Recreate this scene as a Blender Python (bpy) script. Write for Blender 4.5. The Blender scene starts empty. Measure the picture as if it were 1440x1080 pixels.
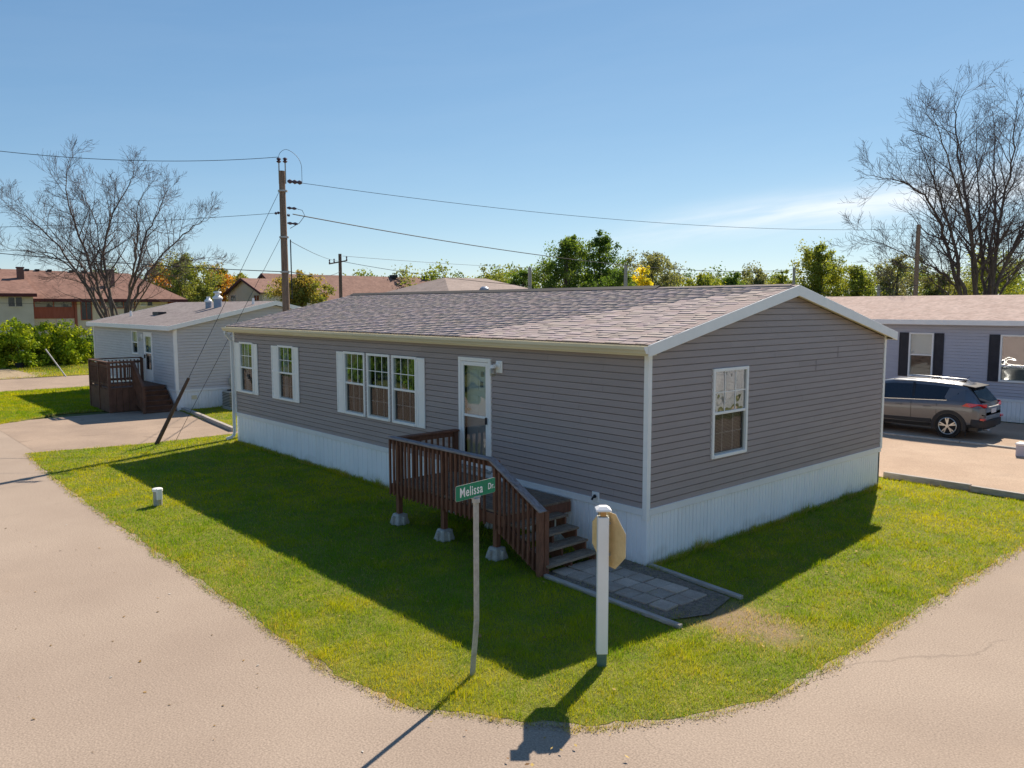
import bpy, math, random
import numpy as np
from mathutils import Vector, Matrix
random.seed(7)
rng = np.random.default_rng(7)
S = bpy.context.scene
COL = S.collection
R = math.radians

# ---------------------------------------------------------------- camera, sky, sun, exposure
CAM = np.array([7.4456, -9.3801, 3.9676])
FPX = 1117.03                      # focal length in pixels of a 1440 px wide picture
YAW, PITCH, ROLL = -0.8416, -0.0975, -0.0014
fw = np.array([math.sin(YAW)*math.cos(PITCH), math.cos(YAW)*math.cos(PITCH), math.sin(PITCH)])
rt = np.array([math.cos(YAW), -math.sin(YAW), 0.0])
up = np.cross(rt, fw)
cr, sr = math.cos(ROLL), math.sin(ROLL)
rt, up = cr*rt + sr*up, -sr*rt + cr*up
cam_d = bpy.data.cameras.new('camera')
cam = bpy.data.objects.new('camera', cam_d)
COL.objects.link(cam)
cam_d.sensor_width = 36.0
cam_d.lens = FPX/1440*36
cam_d.clip_end = 3000
M = Matrix.Identity(4)
for i in range(3):
    M[i][0], M[i][1], M[i][2], M[i][3] = rt[i], up[i], -fw[i], CAM[i]
cam.matrix_world = M
S.camera = cam

SUN_AZ = math.atan2(-0.352, 0.936)   # clockwise from +Y
SUN_EL = R(41.5)
to_sun = Vector((math.sin(SUN_AZ)*math.cos(SUN_EL), math.cos(SUN_AZ)*math.cos(SUN_EL), math.sin(SUN_EL)))
sd = bpy.data.lights.new('sun', 'SUN')
sd.energy = 3.9
sd.angle = R(0.5)
sd.color = (1.0, 0.89, 0.74)
sun = bpy.data.objects.new('sun', sd)
COL.objects.link(sun)
sun.rotation_euler = to_sun.to_track_quat('Z', 'Y').to_euler()
sun.location = (0, 0, 40)

W = bpy.data.worlds.new('World')
S.world = W
W.use_nodes = True
nt = W.node_tree
nt.nodes.clear()
def N(t, kind, **kw):
    n = t.nodes.new(kind)
    for k, v in kw.items():
        setattr(n, k, v)
    return n
wo = N(nt, 'ShaderNodeOutputWorld')
bg = N(nt, 'ShaderNodeBackground')
sky = N(nt, 'ShaderNodeTexSky', sky_type='NISHITA')
sky.sun_disc = False
sky.sun_elevation = SUN_EL
sky.sun_rotation = SUN_AZ
sky.altitude = 200
sky.air_density = 0.8
sky.dust_density = 0.05
sky.ozone_density = 3.0
bg.inputs['Strength'].default_value = 0.15
# thin high cirrus: stretched noise, strongest low over the horizon
tc = N(nt, 'ShaderNodeTexCoord')
sep = N(nt, 'ShaderNodeSeparateXYZ')
nt.links.new(tc.outputs['Generated'], sep.inputs[0])
def math_node(t, op, a, b=None, c=None, clamp=False):
    n = N(t, 'ShaderNodeMath', operation=op)
    n.use_clamp = clamp
    for i, v in enumerate((a, b, c)):
        if v is None:
            continue
        if isinstance(v, (int, float)):
            n.inputs[i].default_value = v
        else:
            t.links.new(v, n.inputs[i])
    return n.outputs[0]
az = math_node(nt, 'ARCTAN2', sep.outputs[0], sep.outputs[1])
el = math_node(nt, 'ARCSINE', sep.outputs[2])
comb = N(nt, 'ShaderNodeCombineXYZ')
tilt = math_node(nt, 'MULTIPLY_ADD', math_node(nt, 'ADD', az, 0.4), -0.1, el)        # streaks climb to one side
nt.links.new(math_node(nt, 'MULTIPLY', az, 2.2), comb.inputs[0])
nt.links.new(math_node(nt, 'MULTIPLY', tilt, 15.0), comb.inputs[1])
cn = N(nt, 'ShaderNodeTexNoise')
cn.inputs['Scale'].default_value = 1.5
cn.inputs['Detail'].default_value = 8
cn.inputs['Roughness'].default_value = 0.6
cn.inputs['Distortion'].default_value = 0.3
nt.links.new(comb.outputs[0], cn.inputs['Vector'])
nz = N(nt, 'ShaderNodeMapRange', interpolation_type='SMOOTHSTEP')
nt.links.new(cn.outputs[0], nz.inputs[0])
nz.inputs[1].default_value = 0.36
nz.inputs[2].default_value = 0.66
# a long low veil of cirrus, thickest some six degrees up, fading out to the west
dv_ = math_node(nt, 'DIVIDE', math_node(nt, 'SUBTRACT', tilt, 0.116), 0.02)
band = math_node(nt, 'EXPONENT', math_node(nt, 'MULTIPLY', math_node(nt, 'MULTIPLY', dv_, dv_), -1.0))
fade = N(nt, 'ShaderNodeMapRange', interpolation_type='SMOOTHSTEP')
nt.links.new(az, fade.inputs[0])
fade.inputs[1].default_value = -0.82
fade.inputs[2].default_value = -0.52
veil = math_node(nt, 'MULTIPLY', math_node(nt, 'MULTIPLY', band, fade.outputs[0]), math_node(nt, 'MULTIPLY_ADD', nz.outputs[0], 0.6, 0.2))
wisp = math_node(nt, 'MULTIPLY', nz.outputs[0], 0.015)
cloud = math_node(nt, 'ADD', veil, wisp, clamp=True)
mixc = N(nt, 'ShaderNodeMix', data_type='RGBA')
nt.links.new(cloud, mixc.inputs[0])
# the camera's response to the sky: the bright low sky is held back, channel by channel
sp = N(nt, 'ShaderNodeSeparateColor')
cb = N(nt, 'ShaderNodeCombineColor')
nt.links.new(sky.outputs[0], sp.inputs[0])
for i_, (g_, k_) in enumerate(((0.9, 0.43), (0.75, 0.59), (0.6, 0.82))):
    nt.links.new(math_node(nt, 'MULTIPLY', math_node(nt, 'POWER', sp.outputs[i_], g_), k_), cb.inputs[i_])
nt.links.new(cb.outputs[0], mixc.inputs[6])
mixc.inputs[7].default_value = (3.7, 3.8, 3.9, 1)
nt.links.new(mixc.outputs[2], bg.inputs[0])
nt.links.new(bg.outputs[0], wo.inputs[0])

S.view_settings.view_transform = 'Standard'
S.view_settings.look = 'None'
S.view_settings.gamma = 1.0
S.view_settings.exposure = 0.95
S.view_settings.use_curve_mapping = False
S.render.film_transparent = False
S.cycles.max_bounces = 6
S.cycles.transparent_max_bounces = 12
S.cycles.use_denoising = True

# ---------------------------------------------------------------- measuring helpers
def ray(px, py):
    return rt*(px-720)/FPX - up*(py-540)/FPX + fw
def dep(px, py, d):                 # the point seen at a pixel, d metres deep
    return CAM + ray(px, py)*d
def gnd(px, py, z=0.0):
    r = ray(px, py)
    return CAM + r*(z-CAM[2])/r[2]

# ---------------------------------------------------------------- materials
MATS = {}
def mat(name, col, col2=None, scale=6.0, rough=0.7, bump=0.0, bscale=60.0, metal=0.0, detail=5, stretch=None, spec=0.3, coat=0.0, speck=None, lo=0.35, hi=0.65, orand=0.0, splash=False):
    m = bpy.data.materials.new(name)
    m.use_nodes = True
    t = m.node_tree
    b = t.nodes['Principled BSDF']
    b.inputs['Roughness'].default_value = rough
    b.inputs['Metallic'].default_value = metal
    b.inputs['Specular IOR Level'].default_value = spec
    b.inputs['Coat Weight'].default_value = coat
    b.inputs['Coat Roughness'].default_value = 0.05
    geo = N(t, 'ShaderNodeNewGeometry')
    vec = geo.outputs['Position']
    if stretch:
        mp = N(t, 'ShaderNodeMapping')
        mp.inputs['Scale'].default_value = stretch
        t.links.new(vec, mp.inputs[0])
        vec = mp.outputs[0]
    last = None
    if col2 is not None:
        n = N(t, 'ShaderNodeTexNoise')
        n.inputs['Scale'].default_value = scale
        n.inputs['Detail'].default_value = detail
        n.inputs['Roughness'].default_value = 0.62
        t.links.new(vec, n.inputs['Vector'])
        r_ = N(t, 'ShaderNodeMapRange')
        r_.inputs[1].default_value = lo
        r_.inputs[2].default_value = hi
        t.links.new(n.outputs[0], r_.inputs[0])
        mx = N(t, 'ShaderNodeMix', data_type='RGBA')
        mx.inputs[6].default_value = (*col, 1)
        mx.inputs[7].default_value = (*col2, 1)
        t.links.new(r_.outputs[0], mx.inputs[0])
        last = mx.outputs[2]
        if speck:                                        # (scale, strength)
            n2 = N(t, 'ShaderNodeTexNoise')
            n2.inputs['Scale'].default_value = speck[0]
            n2.inputs['Detail'].default_value = 3
            t.links.new(geo.outputs['Position'], n2.inputs['Vector'])
            r2 = N(t, 'ShaderNodeMapRange')
            r2.inputs[1].default_value = 0.3
            r2.inputs[2].default_value = 0.7
            r2.inputs[3].default_value = 1-speck[1]
            r2.inputs[4].default_value = 1+speck[1]
            t.links.new(n2.outputs[0], r2.inputs[0])
            m2 = N(t, 'ShaderNodeVectorMath', operation='SCALE')
            t.links.new(last, m2.inputs[0])
            t.links.new(r2.outputs[0], m2.inputs['Scale'])
            last = m2.outputs[0]
        if orand:
            oi = N(t, 'ShaderNodeObjectInfo')
            r3 = N(t, 'ShaderNodeMapRange')
            r3.inputs[3].default_value = 1-orand
            r3.inputs[4].default_value = 1+orand
            t.links.new(oi.outputs['Random'], r3.inputs[0])
            m3 = N(t, 'ShaderNodeVectorMath', operation='SCALE')
            t.links.new(last, m3.inputs[0])
            t.links.new(r3.outputs[0], m3.inputs['Scale'])
            last = m3.outputs[0]
        if splash:                                       # mud and grass stain splashed up from the ground
            sz = N(t, 'ShaderNodeSeparateXYZ')
            t.links.new(geo.outputs['Position'], sz.inputs[0])
            n4 = N(t, 'ShaderNodeTexNoise')
            n4.inputs['Scale'].default_value = 3.5
            n4.inputs['Detail'].default_value = 8
            t.links.new(geo.outputs['Position'], n4.inputs['Vector'])
            f4 = math_node(t, 'MULTIPLY_ADD', n4.outputs[0], 0.55, -0.12)
            r4 = N(t, 'ShaderNodeMapRange', interpolation_type='SMOOTHSTEP')
            t.links.new(math_node(t, 'SUBTRACT', f4, sz.outputs[2]), r4.inputs[0])
            r4.inputs[1].default_value = -0.12
            r4.inputs[2].default_value = 0.16
            r4.inputs[4].default_value = 0.25
            m4 = N(t, 'ShaderNodeMix', data_type='RGBA')
            t.links.new(r4.outputs[0], m4.inputs[0])
            t.links.new(last, m4.inputs[6])
            m4.inputs[7].default_value = (0.27, 0.25, 0.18, 1)
            last = m4.outputs[2]
        t.links.new(last, b.inputs['Base Color'])
    else:
        b.inputs['Base Color'].default_value = (*col, 1)
    if bump:
        nb = N(t, 'ShaderNodeTexNoise')
        nb.inputs['Scale'].default_value = bscale
        nb.inputs['Detail'].default_value = 4
        t.links.new(vec, nb.inputs['Vector'])
        bp = N(t, 'ShaderNodeBump')
        bp.inputs['Strength'].default_value = bump
        bp.inputs['Distance'].default_value = 0.02
        t.links.new(nb.outputs[0], bp.inputs['Height'])
        t.links.new(bp.outputs[0], b.inputs['Normal'])
    MATS[name] = m
    return m

def tint_mat(name, rough=0.8, translucent=0.0, bump=0.0, bscale=200.0, gain=1.0, tgain=(1.25, 1.2, 0.5), spec=0.2):
    """colour from the mesh attribute 'tint' (leaves, blades and shingles of different colours)"""
    m = bpy.data.materials.new(name)
    m.use_nodes = True
    t = m.node_tree
    b = t.nodes['Principled BSDF']
    b.inputs['Roughness'].default_value = rough
    b.inputs['Specular IOR Level'].default_value = spec
    at = N(t, 'ShaderNodeAttribute', attribute_name='tint')
    t.links.new(at.outputs['Color'], b.inputs['Base Color'])
    if translucent:
        tr = N(t, 'ShaderNodeBsdfTranslucent')
        g = N(t, 'ShaderNodeVectorMath', operation='MULTIPLY')
        g.inputs[1].default_value = tgain
        t.links.new(at.outputs['Color'], g.inputs[0])
        t.links.new(g.outputs[0], tr.inputs['Color'])
        ms = N(t, 'ShaderNodeMixShader')
        ms.inputs[0].default_value = translucent
        t.links.new(b.outputs[0], ms.inputs[1])
        t.links.new(tr.outputs[0], ms.inputs[2])
        t.links.new(ms.outputs[0], t.nodes['Material Output'].inputs[0])
    if bump:
        geo = N(t, 'ShaderNodeNewGeometry')
        nb = N(t, 'ShaderNodeTexNoise')
        nb.inputs['Scale'].default_value = bscale
        nb.inputs['Detail'].default_value = 3
        t.links.new(geo.outputs['Position'], nb.inputs['Vector'])
        bp = N(t, 'ShaderNodeBump')
        bp.inputs['Strength'].default_value = bump
        bp.inputs['Distance'].default_value = 0.01
        t.links.new(nb.outputs[0], bp.inputs['Height'])
        t.links.new(bp.outputs[0], b.inputs['Normal'])
        r_ = N(t, 'ShaderNodeMapRange')
        r_.inputs[3].default_value = 0.72
        r_.inputs[4].default_value = 1.28
        t.links.new(nb.outputs[0], r_.inputs[0])
        v = N(t, 'ShaderNodeVectorMath', operation='SCALE')
        t.links.new(at.outputs['Color'], v.inputs[0])
        t.links.new(r_.outputs[0], v.inputs['Scale'])
        t.links.new(v.outputs[0], b.inputs['Base Color'])
    MATS[name] = m
    return m

def glass_mat(name, tint=(0.8, 0.85, 0.85), boost=1.5, base=0.06, wav=0.02, wscale=2.5):
    m = bpy.data.materials.new(name)
    m.use_nodes = True
    t = m.node_tree
    t.nodes.remove(t.nodes['Principled BSDF'])
    out = t.nodes['Material Output']
    tr = N(t, 'ShaderNodeBsdfTransparent')
    tr.inputs[0].default_value = (*tint, 1)
    gl = N(t, 'ShaderNodeBsdfGlossy')
    gl.inputs['Roughness'].default_value = 0.01
    gl.inputs[0].default_value = (0.95, 0.97, 1, 1)
    fr = N(t, 'ShaderNodeLayerWeight')
    fr.inputs[0].default_value = 0.5
    f2 = math_node(t, 'MULTIPLY_ADD', math_node(t, 'POWER', fr.outputs['Facing'], 5.0), boost, base, clamp=True)
    ms = N(t, 'ShaderNodeMixShader')
    t.links.new(f2, ms.inputs[0])
    t.links.new(tr.outputs[0], ms.inputs[1])
    t.links.new(gl.outputs[0], ms.inputs[2])
    t.links.new(ms.outputs[0], out.inputs[0])
    if wav:
        geo = N(t, 'ShaderNodeNewGeometry')
        nb = N(t, 'ShaderNodeTexNoise')
        nb.inputs['Scale'].default_value = wscale
        nb.inputs['Detail'].default_value = 1
        t.links.new(geo.outputs['Position'], nb.inputs['Vector'])
        bp = N(t, 'ShaderNodeBump')
        bp.inputs['Strength'].default_value = 1.0
        bp.inputs['Distance'].default_value = wav
        t.links.new(nb.outputs[0], bp.inputs['Height'])
        t.links.new(bp.outputs[0], gl.inputs['Normal'])
    MATS[name] = m
    return m

mat('asphalt', (0.322, 0.25, 0.196), (0.376, 0.297, 0.234), scale=0.35, rough=0.92, bump=0.07, bscale=120, detail=8, speck=(52, 0.27), spec=0.2)
mat('asphalt_drive', (0.3, 0.225, 0.172), (0.38, 0.285, 0.215), scale=0.6, rough=0.92, bump=0.2, bscale=130, detail=8, speck=(55, 0.24), spec=0.2)
mat('concrete_drive', (0.38, 0.268, 0.188), (0.46, 0.335, 0.24), scale=0.5, rough=0.9, bump=0.3, bscale=45, detail=8, speck=(30, 0.18), spec=0.2)
mat('field', (0.07, 0.095, 0.02), (0.13, 0.13, 0.04), scale=0.15, rough=0.95, bump=0.5, bscale=8, detail=8, speck=(9, 0.35))
mat('turf_soil', (0.13, 0.15, 0.02), (0.22, 0.21, 0.03), scale=1.3, rough=0.95, bump=0.9, bscale=45, detail=8, speck=(60, 0.4))
mat('bare_soil', (0.3, 0.22, 0.13), (0.42, 0.33, 0.21), scale=3, rough=0.95, bump=0.8, bscale=40, detail=8, speck=(50, 0.3))
mat('dry_soil', (0.17, 0.14, 0.07), (0.33, 0.26, 0.15), scale=5, rough=0.95, bump=0.8, bscale=40, detail=8, speck=(60, 0.35))
mat('siding_taupe', (0.335, 0.275, 0.262), (0.365, 0.3, 0.285), scale=1.2, rough=0.55, bump=0.06, bscale=120, stretch=(1, 1, 6), spec=0.35, orand=0.035)
mat('siding_grey', (0.53, 0.5, 0.5), (0.58, 0.55, 0.55), scale=1.5, rough=0.55, spec=0.35, stretch=(1, 1, 5))
mat('siding_blue', (0.44, 0.43, 0.49), (0.48, 0.47, 0.53), scale=1.5, rough=0.55, spec=0.35, stretch=(1, 1, 5))
mat('white_vinyl', (0.76, 0.75, 0.75), (0.81, 0.8, 0.8), scale=2.5, rough=0.42, spec=0.4, stretch=(1, 1, 0.4))
mat('skirt_vinyl', (0.85, 0.85, 0.87), (0.89, 0.89, 0.91), scale=2.5, rough=0.42, spec=0.4, stretch=(1, 1, 0.4), orand=0.03, splash=True)
mat('white_paint', (0.86, 0.835, 0.81), (0.9, 0.875, 0.85), scale=3, rough=0.4, spec=0.4)
mat('cream_metal', (0.68, 0.6, 0.42), (0.76, 0.68, 0.5), scale=1.2, rough=0.4, spec=0.4, stretch=(0.5, 3, 3))
mat('black_metal', (0.025, 0.025, 0.03), rough=0.45)
mat('dark_line', (0.05, 0.045, 0.045), rough=0.8)
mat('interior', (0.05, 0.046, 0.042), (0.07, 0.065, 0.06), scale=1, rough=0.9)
mat('blind', (0.55, 0.53, 0.5), (0.65, 0.63, 0.6), scale=3, rough=0.7)
mat('deck_stain', (0.135, 0.056, 0.033), (0.21, 0.092, 0.055), scale=9, rough=0.62, bump=0.35, bscale=30, stretch=(2, 2, 0.6), detail=8, orand=0.22)
mat('weathered_tread', (0.18, 0.125, 0.085), (0.31, 0.235, 0.17), orand=0.15, scale=4, rough=0.85, bump=0.5, bscale=24, stretch=(4, 1, 4), detail=8, speck=(45, 0.25))
mat('weathered_deck', (0.16, 0.108, 0.075), (0.27, 0.195, 0.14), orand=0.15, scale=4, rough=0.85, bump=0.5, bscale=24, stretch=(1, 5, 4), detail=8, speck=(45, 0.25))
mat('rail_cap', (0.2, 0.16, 0.15), (0.34, 0.3, 0.3), scale=5, rough=0.7, bump=0.4, bscale=25, stretch=(1, 5, 4), detail=8)
mat('deck_brown', (0.11, 0.055, 0.035), (0.16, 0.08, 0.052), scale=4, rough=0.75, bump=0.3, bscale=25, detail=7)
mat('concrete', (0.34, 0.32, 0.29), (0.46, 0.44, 0.4), scale=7, rough=0.9, bump=0.5, bscale=50, detail=8, speck=(70, 0.15))
mat('paver_grey', (0.38, 0.3, 0.235), (0.5, 0.4, 0.32), scale=3.5, rough=0.9, bump=0.5, bscale=60, detail=8, speck=(80, 0.18), orand=0.18)
mat('timber_grey', (0.33, 0.29, 0.25), (0.48, 0.43, 0.38), scale=5, rough=0.85, bump=0.5, bscale=25, stretch=(1, 6, 6), detail=8)
mat('pole_wood', (0.17, 0.11, 0.075), (0.3, 0.21, 0.15), scale=5, rough=0.85, bump=0.6, bscale=18, stretch=(6, 6, 0.5), detail=8)
mat('guard_brown', (0.09, 0.05, 0.035), (0.13, 0.075, 0.05), scale=4, rough=0.7)
mat('galvanised', (0.36, 0.35, 0.33), (0.48, 0.47, 0.45), scale=14, rough=0.5, metal=0.3, detail=7)
mat('sign_green', (0.004, 0.2, 0.1), (0.006, 0.235, 0.12), scale=6, rough=0.4, spec=0.4)
mat('sign_back', (0.66, 0.46, 0.22), (0.74, 0.54, 0.28), scale=9, rough=0.45, metal=0.0, detail=8, speck=(40, 0.04))
mat('sign_red', (0.45, 0.02, 0.02), rough=0.4)
mat('insulator', (0.07, 0.04, 0.06), rough=0.25, spec=0.6)
mat('cable', (0.025, 0.025, 0.03), rough=0.6)
mat('bark', (0.085, 0.06, 0.05), (0.17, 0.125, 0.1), scale=6, rough=0.9, bump=0.8, bscale=14, stretch=(2, 2, 0.5), detail=8)
mat('twig', (0.085, 0.06, 0.065), (0.13, 0.095, 0.095), scale=2, rough=0.85)
mat('brown_roof', (0.2, 0.105, 0.08), (0.27, 0.15, 0.115), scale=1.2, rough=0.9, bump=0.4, bscale=6, detail=8, speck=(4, 0.18))
mat('tan_roof', (0.26, 0.2, 0.175), (0.33, 0.26, 0.23), scale=1, rough=0.9, bump=0.4, bscale=6, detail=8, speck=(5, 0.15))
mat('pink_roof', (0.34, 0.235, 0.2), (0.43, 0.315, 0.275), scale=2.2, rough=0.9, bump=0.5, bscale=9, detail=8, speck=(7, 0.22))
mat('grey_roof', (0.2, 0.165, 0.16), (0.26, 0.22, 0.21), scale=2.2, rough=0.9, bump=0.5, bscale=9, detail=8, speck=(8, 0.22))
mat('roof_felt', (0.16, 0.13, 0.125), (0.2, 0.165, 0.16), scale=3, rough=0.9)
mat('cream_wall', (0.72, 0.6, 0.47), (0.78, 0.66, 0.53), scale=1, rough=0.85)
mat('grey_wall', (0.55, 0.5, 0.45), (0.62, 0.57, 0.52), scale=1, rough=0.85)
mat('red_panel', (0.3, 0.085, 0.06), (0.36, 0.11, 0.08), scale=1, rough=0.75, stretch=(1, 6, 1))
mat('chimney_brown', (0.15, 0.085, 0.075), (0.2, 0.12, 0.1), scale=3, rough=0.85)
mat('maroon_trim', (0.1, 0.03, 0.035), rough=0.7)
mat('far_glass', (0.03, 0.035, 0.04), rough=0.12, spec=0.6)
mat('lit_glass', (0.3, 0.28, 0.25), (0.06, 0.06, 0.06), scale=1.2, rough=0.2, spec=0.6, lo=0.45, hi=0.55)
mat('shutter_dark', (0.022, 0.022, 0.03), (0.035, 0.035, 0.045), scale=4, rough=0.55)
mat('vent_blue', (0.22, 0.27, 0.36), (0.28, 0.33, 0.42), scale=5, rough=0.45, metal=0.4)
mat('ac_grey', (0.36, 0.35, 0.31), (0.42, 0.41, 0.37), scale=5, rough=0.5)
mat('car_paint', (0.11, 0.118, 0.132), (0.117, 0.125, 0.14), scale=3, rough=0.35, metal=0.5, spec=0.5, coat=1.0)
mat('car_cladding', (0.03, 0.03, 0.032), rough=0.6)
mat('tyre_rubber', (0.018, 0.018, 0.019), rough=0.8)
mat('alloy', (0.55, 0.54, 0.52), rough=0.3, metal=0.9)
mat('car_black', (0.01, 0.01, 0.012), rough=0.3, spec=0.5)
mat('car_glass', (0.006, 0.008, 0.014), rough=0.03, spec=0.8)
mat('tail_red', (0.55, 0.015, 0.02), rough=0.12, spec=0.6, coat=1.0)
mat('silver_trim', (0.6, 0.6, 0.6), rough=0.25, metal=0.9)
mat('plate_white', (0.6, 0.62, 0.66), rough=0.4)
mat('decal_grey', (0.22, 0.22, 0.26), rough=0.7)
mat('brass', (0.5, 0.3, 0.1), rough=0.3, metal=0.9)
mat('gravel_bed', (0.15, 0.115, 0.085), (0.28, 0.22, 0.17), scale=18, rough=0.95, bump=1.0, bscale=45, detail=6, speck=(70, 0.35))
tint_mat('shingle', rough=0.92, bump=0.35, bscale=90)
tint_mat('leaf', rough=0.6, translucent=0.5)
tint_mat('grass_blade', rough=1.0, translucent=0.5, tgain=(1.75, 1.4, 0.3), spec=0.0)
tint_mat('pebble', rough=0.9)
glass_mat('window_glass', boost=0.9, base=0.11, wav=0.004)
glass_mat('wavy_glass', tint=(0.6, 0.63, 0.63), boost=0.9, base=0.26, wav=0.012, wscale=3)
glass_mat('screen_glass', tint=(0.7, 0.7, 0.7), boost=0.4, base=0.04, wav=0.003)
glass_mat('porch_glass', tint=(0.85, 0.85, 0.8), boost=0.9, base=0.06, wav=0)

def overlay(mname, build, col):
    """mix a worn or stained colour over a material by a mask built from world position"""
    m = MATS[mname]; t = m.node_tree; b = t.nodes['Principled BSDF']
    src = b.inputs['Base Color'].links[0].from_socket
    geo = N(t, 'ShaderNodeNewGeometry')
    mx = N(t, 'ShaderNodeMix', data_type='RGBA')
    t.links.new(build(t, geo.outputs['Position']), mx.inputs[0])
    t.links.new(src, mx.inputs[6])
    mx.inputs[7].default_value = (*col, 1)
    t.links.new(mx.outputs[2], b.inputs['Base Color'])
def ramp(t, v, a, b_, lo=0.0, hi=1.0):
    r_ = N(t, 'ShaderNodeMapRange', interpolation_type='SMOOTHSTEP')
    t.links.new(v, r_.inputs[0])
    for i_, q in enumerate((a, b_, lo, hi)): r_.inputs[i_+1].default_value = q
    return r_.outputs[0]
def noise(t, vec, scale, detail=6, rough=0.6, dist=0.0):
    n_ = N(t, 'ShaderNodeTexNoise')
    n_.inputs['Scale'].default_value = scale; n_.inputs['Detail'].default_value = detail
    n_.inputs['Roughness'].default_value = rough; n_.inputs['Distortion'].default_value = dist
    t.links.new(vec, n_.inputs['Vector'])
    return n_.outputs[0]
def worn(t, p_):
    s_ = N(t, 'ShaderNodeSeparateXYZ'); t.links.new(p_, s_.inputs[0])
    dx = math_node(t, 'DIVIDE', math_node(t, 'SUBTRACT', s_.outputs[0], 2.15), 0.85)
    dy = math_node(t, 'DIVIDE', math_node(t, 'SUBTRACT', s_.outputs[1], -0.8), 0.6)
    d_ = math_node(t, 'ADD', math_node(t, 'MULTIPLY', dx, dx), math_node(t, 'MULTIPLY', dy, dy))
    return ramp(t, math_node(t, 'MULTIPLY_ADD', noise(t, p_, 2.5, 8), 1.6, math_node(t, 'MULTIPLY', d_, -0.55)), 0.05, 0.75, 0.0, 0.95)
overlay('turf_soil', worn, (0.27, 0.19, 0.105))
def cracks(t, p_):
    v_ = N(t, 'ShaderNodeTexVoronoi', feature='DISTANCE_TO_EDGE')
    v_.inputs['Scale'].default_value = 0.16
    w_ = N(t, 'ShaderNodeTexNoise'); w_.inputs['Scale'].default_value = 0.7; w_.inputs['Detail'].default_value = 6
    t.links.new(p_, w_.inputs['Vector'])
    a_ = N(t, 'ShaderNodeVectorMath', operation='MULTIPLY_ADD')
    t.links.new(w_.outputs['Color'], a_.inputs[0]); a_.inputs[1].default_value = (1.6, 1.6, 0)
    t.links.new(p_, a_.inputs[2]); t.links.new(a_.outputs[0], v_.inputs['Vector'])
    line = ramp(t, v_.outputs['Distance'], 0.0, 0.0035, 1.0, 0.0)
    return math_node(t, 'MULTIPLY', line, ramp(t, noise(t, p_, 0.35, 3), 0.5, 0.62, 0.0, 0.3))
overlay('asphalt', cracks, (0.1, 0.08, 0.065))
overlay('asphalt', lambda t, p_: ramp(t, noise(t, p_, 0.8, 4, 0.5, 1.2), 0.66, 0.76, 0.0, 0.22), (0.17, 0.12, 0.08))
overlay('asphalt', lambda t, p_: ramp(t, noise(t, p_, 0.22, 5, 0.55), 0.52, 0.7, 0.0, 0.3), (0.44, 0.335, 0.25))
overlay('asphalt_drive', lambda t, p_: ramp(t, noise(t, p_, 0.9, 5, 0.5, 1.0), 0.6, 0.72, 0.0, 0.35), (0.15, 0.11, 0.085))
overlay('concrete_drive', lambda t, p_: ramp(t, noise(t, p_, 0.5, 5, 0.5, 1.0), 0.58, 0.72, 0.0, 0.3), (0.25, 0.19, 0.145))

# ---------------------------------------------------------------- object helpers
def tag(o, label=None, cat=None, group=None, kind=None):
    if label: o['label'] = label
    if cat: o['category'] = cat
    if group: o['group'] = group
    if kind: o['kind'] = kind
    return o
def empty(name, loc, label, cat, group=None, rz=0.0):
    o = bpy.data.objects.new(name, None)
    COL.objects.link(o)
    o.location = [float(v) for v in loc]
    o.rotation_euler = (0, 0, rz)
    o.empty_display_size = 0.3
    return tag(o, label, cat, group)

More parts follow.
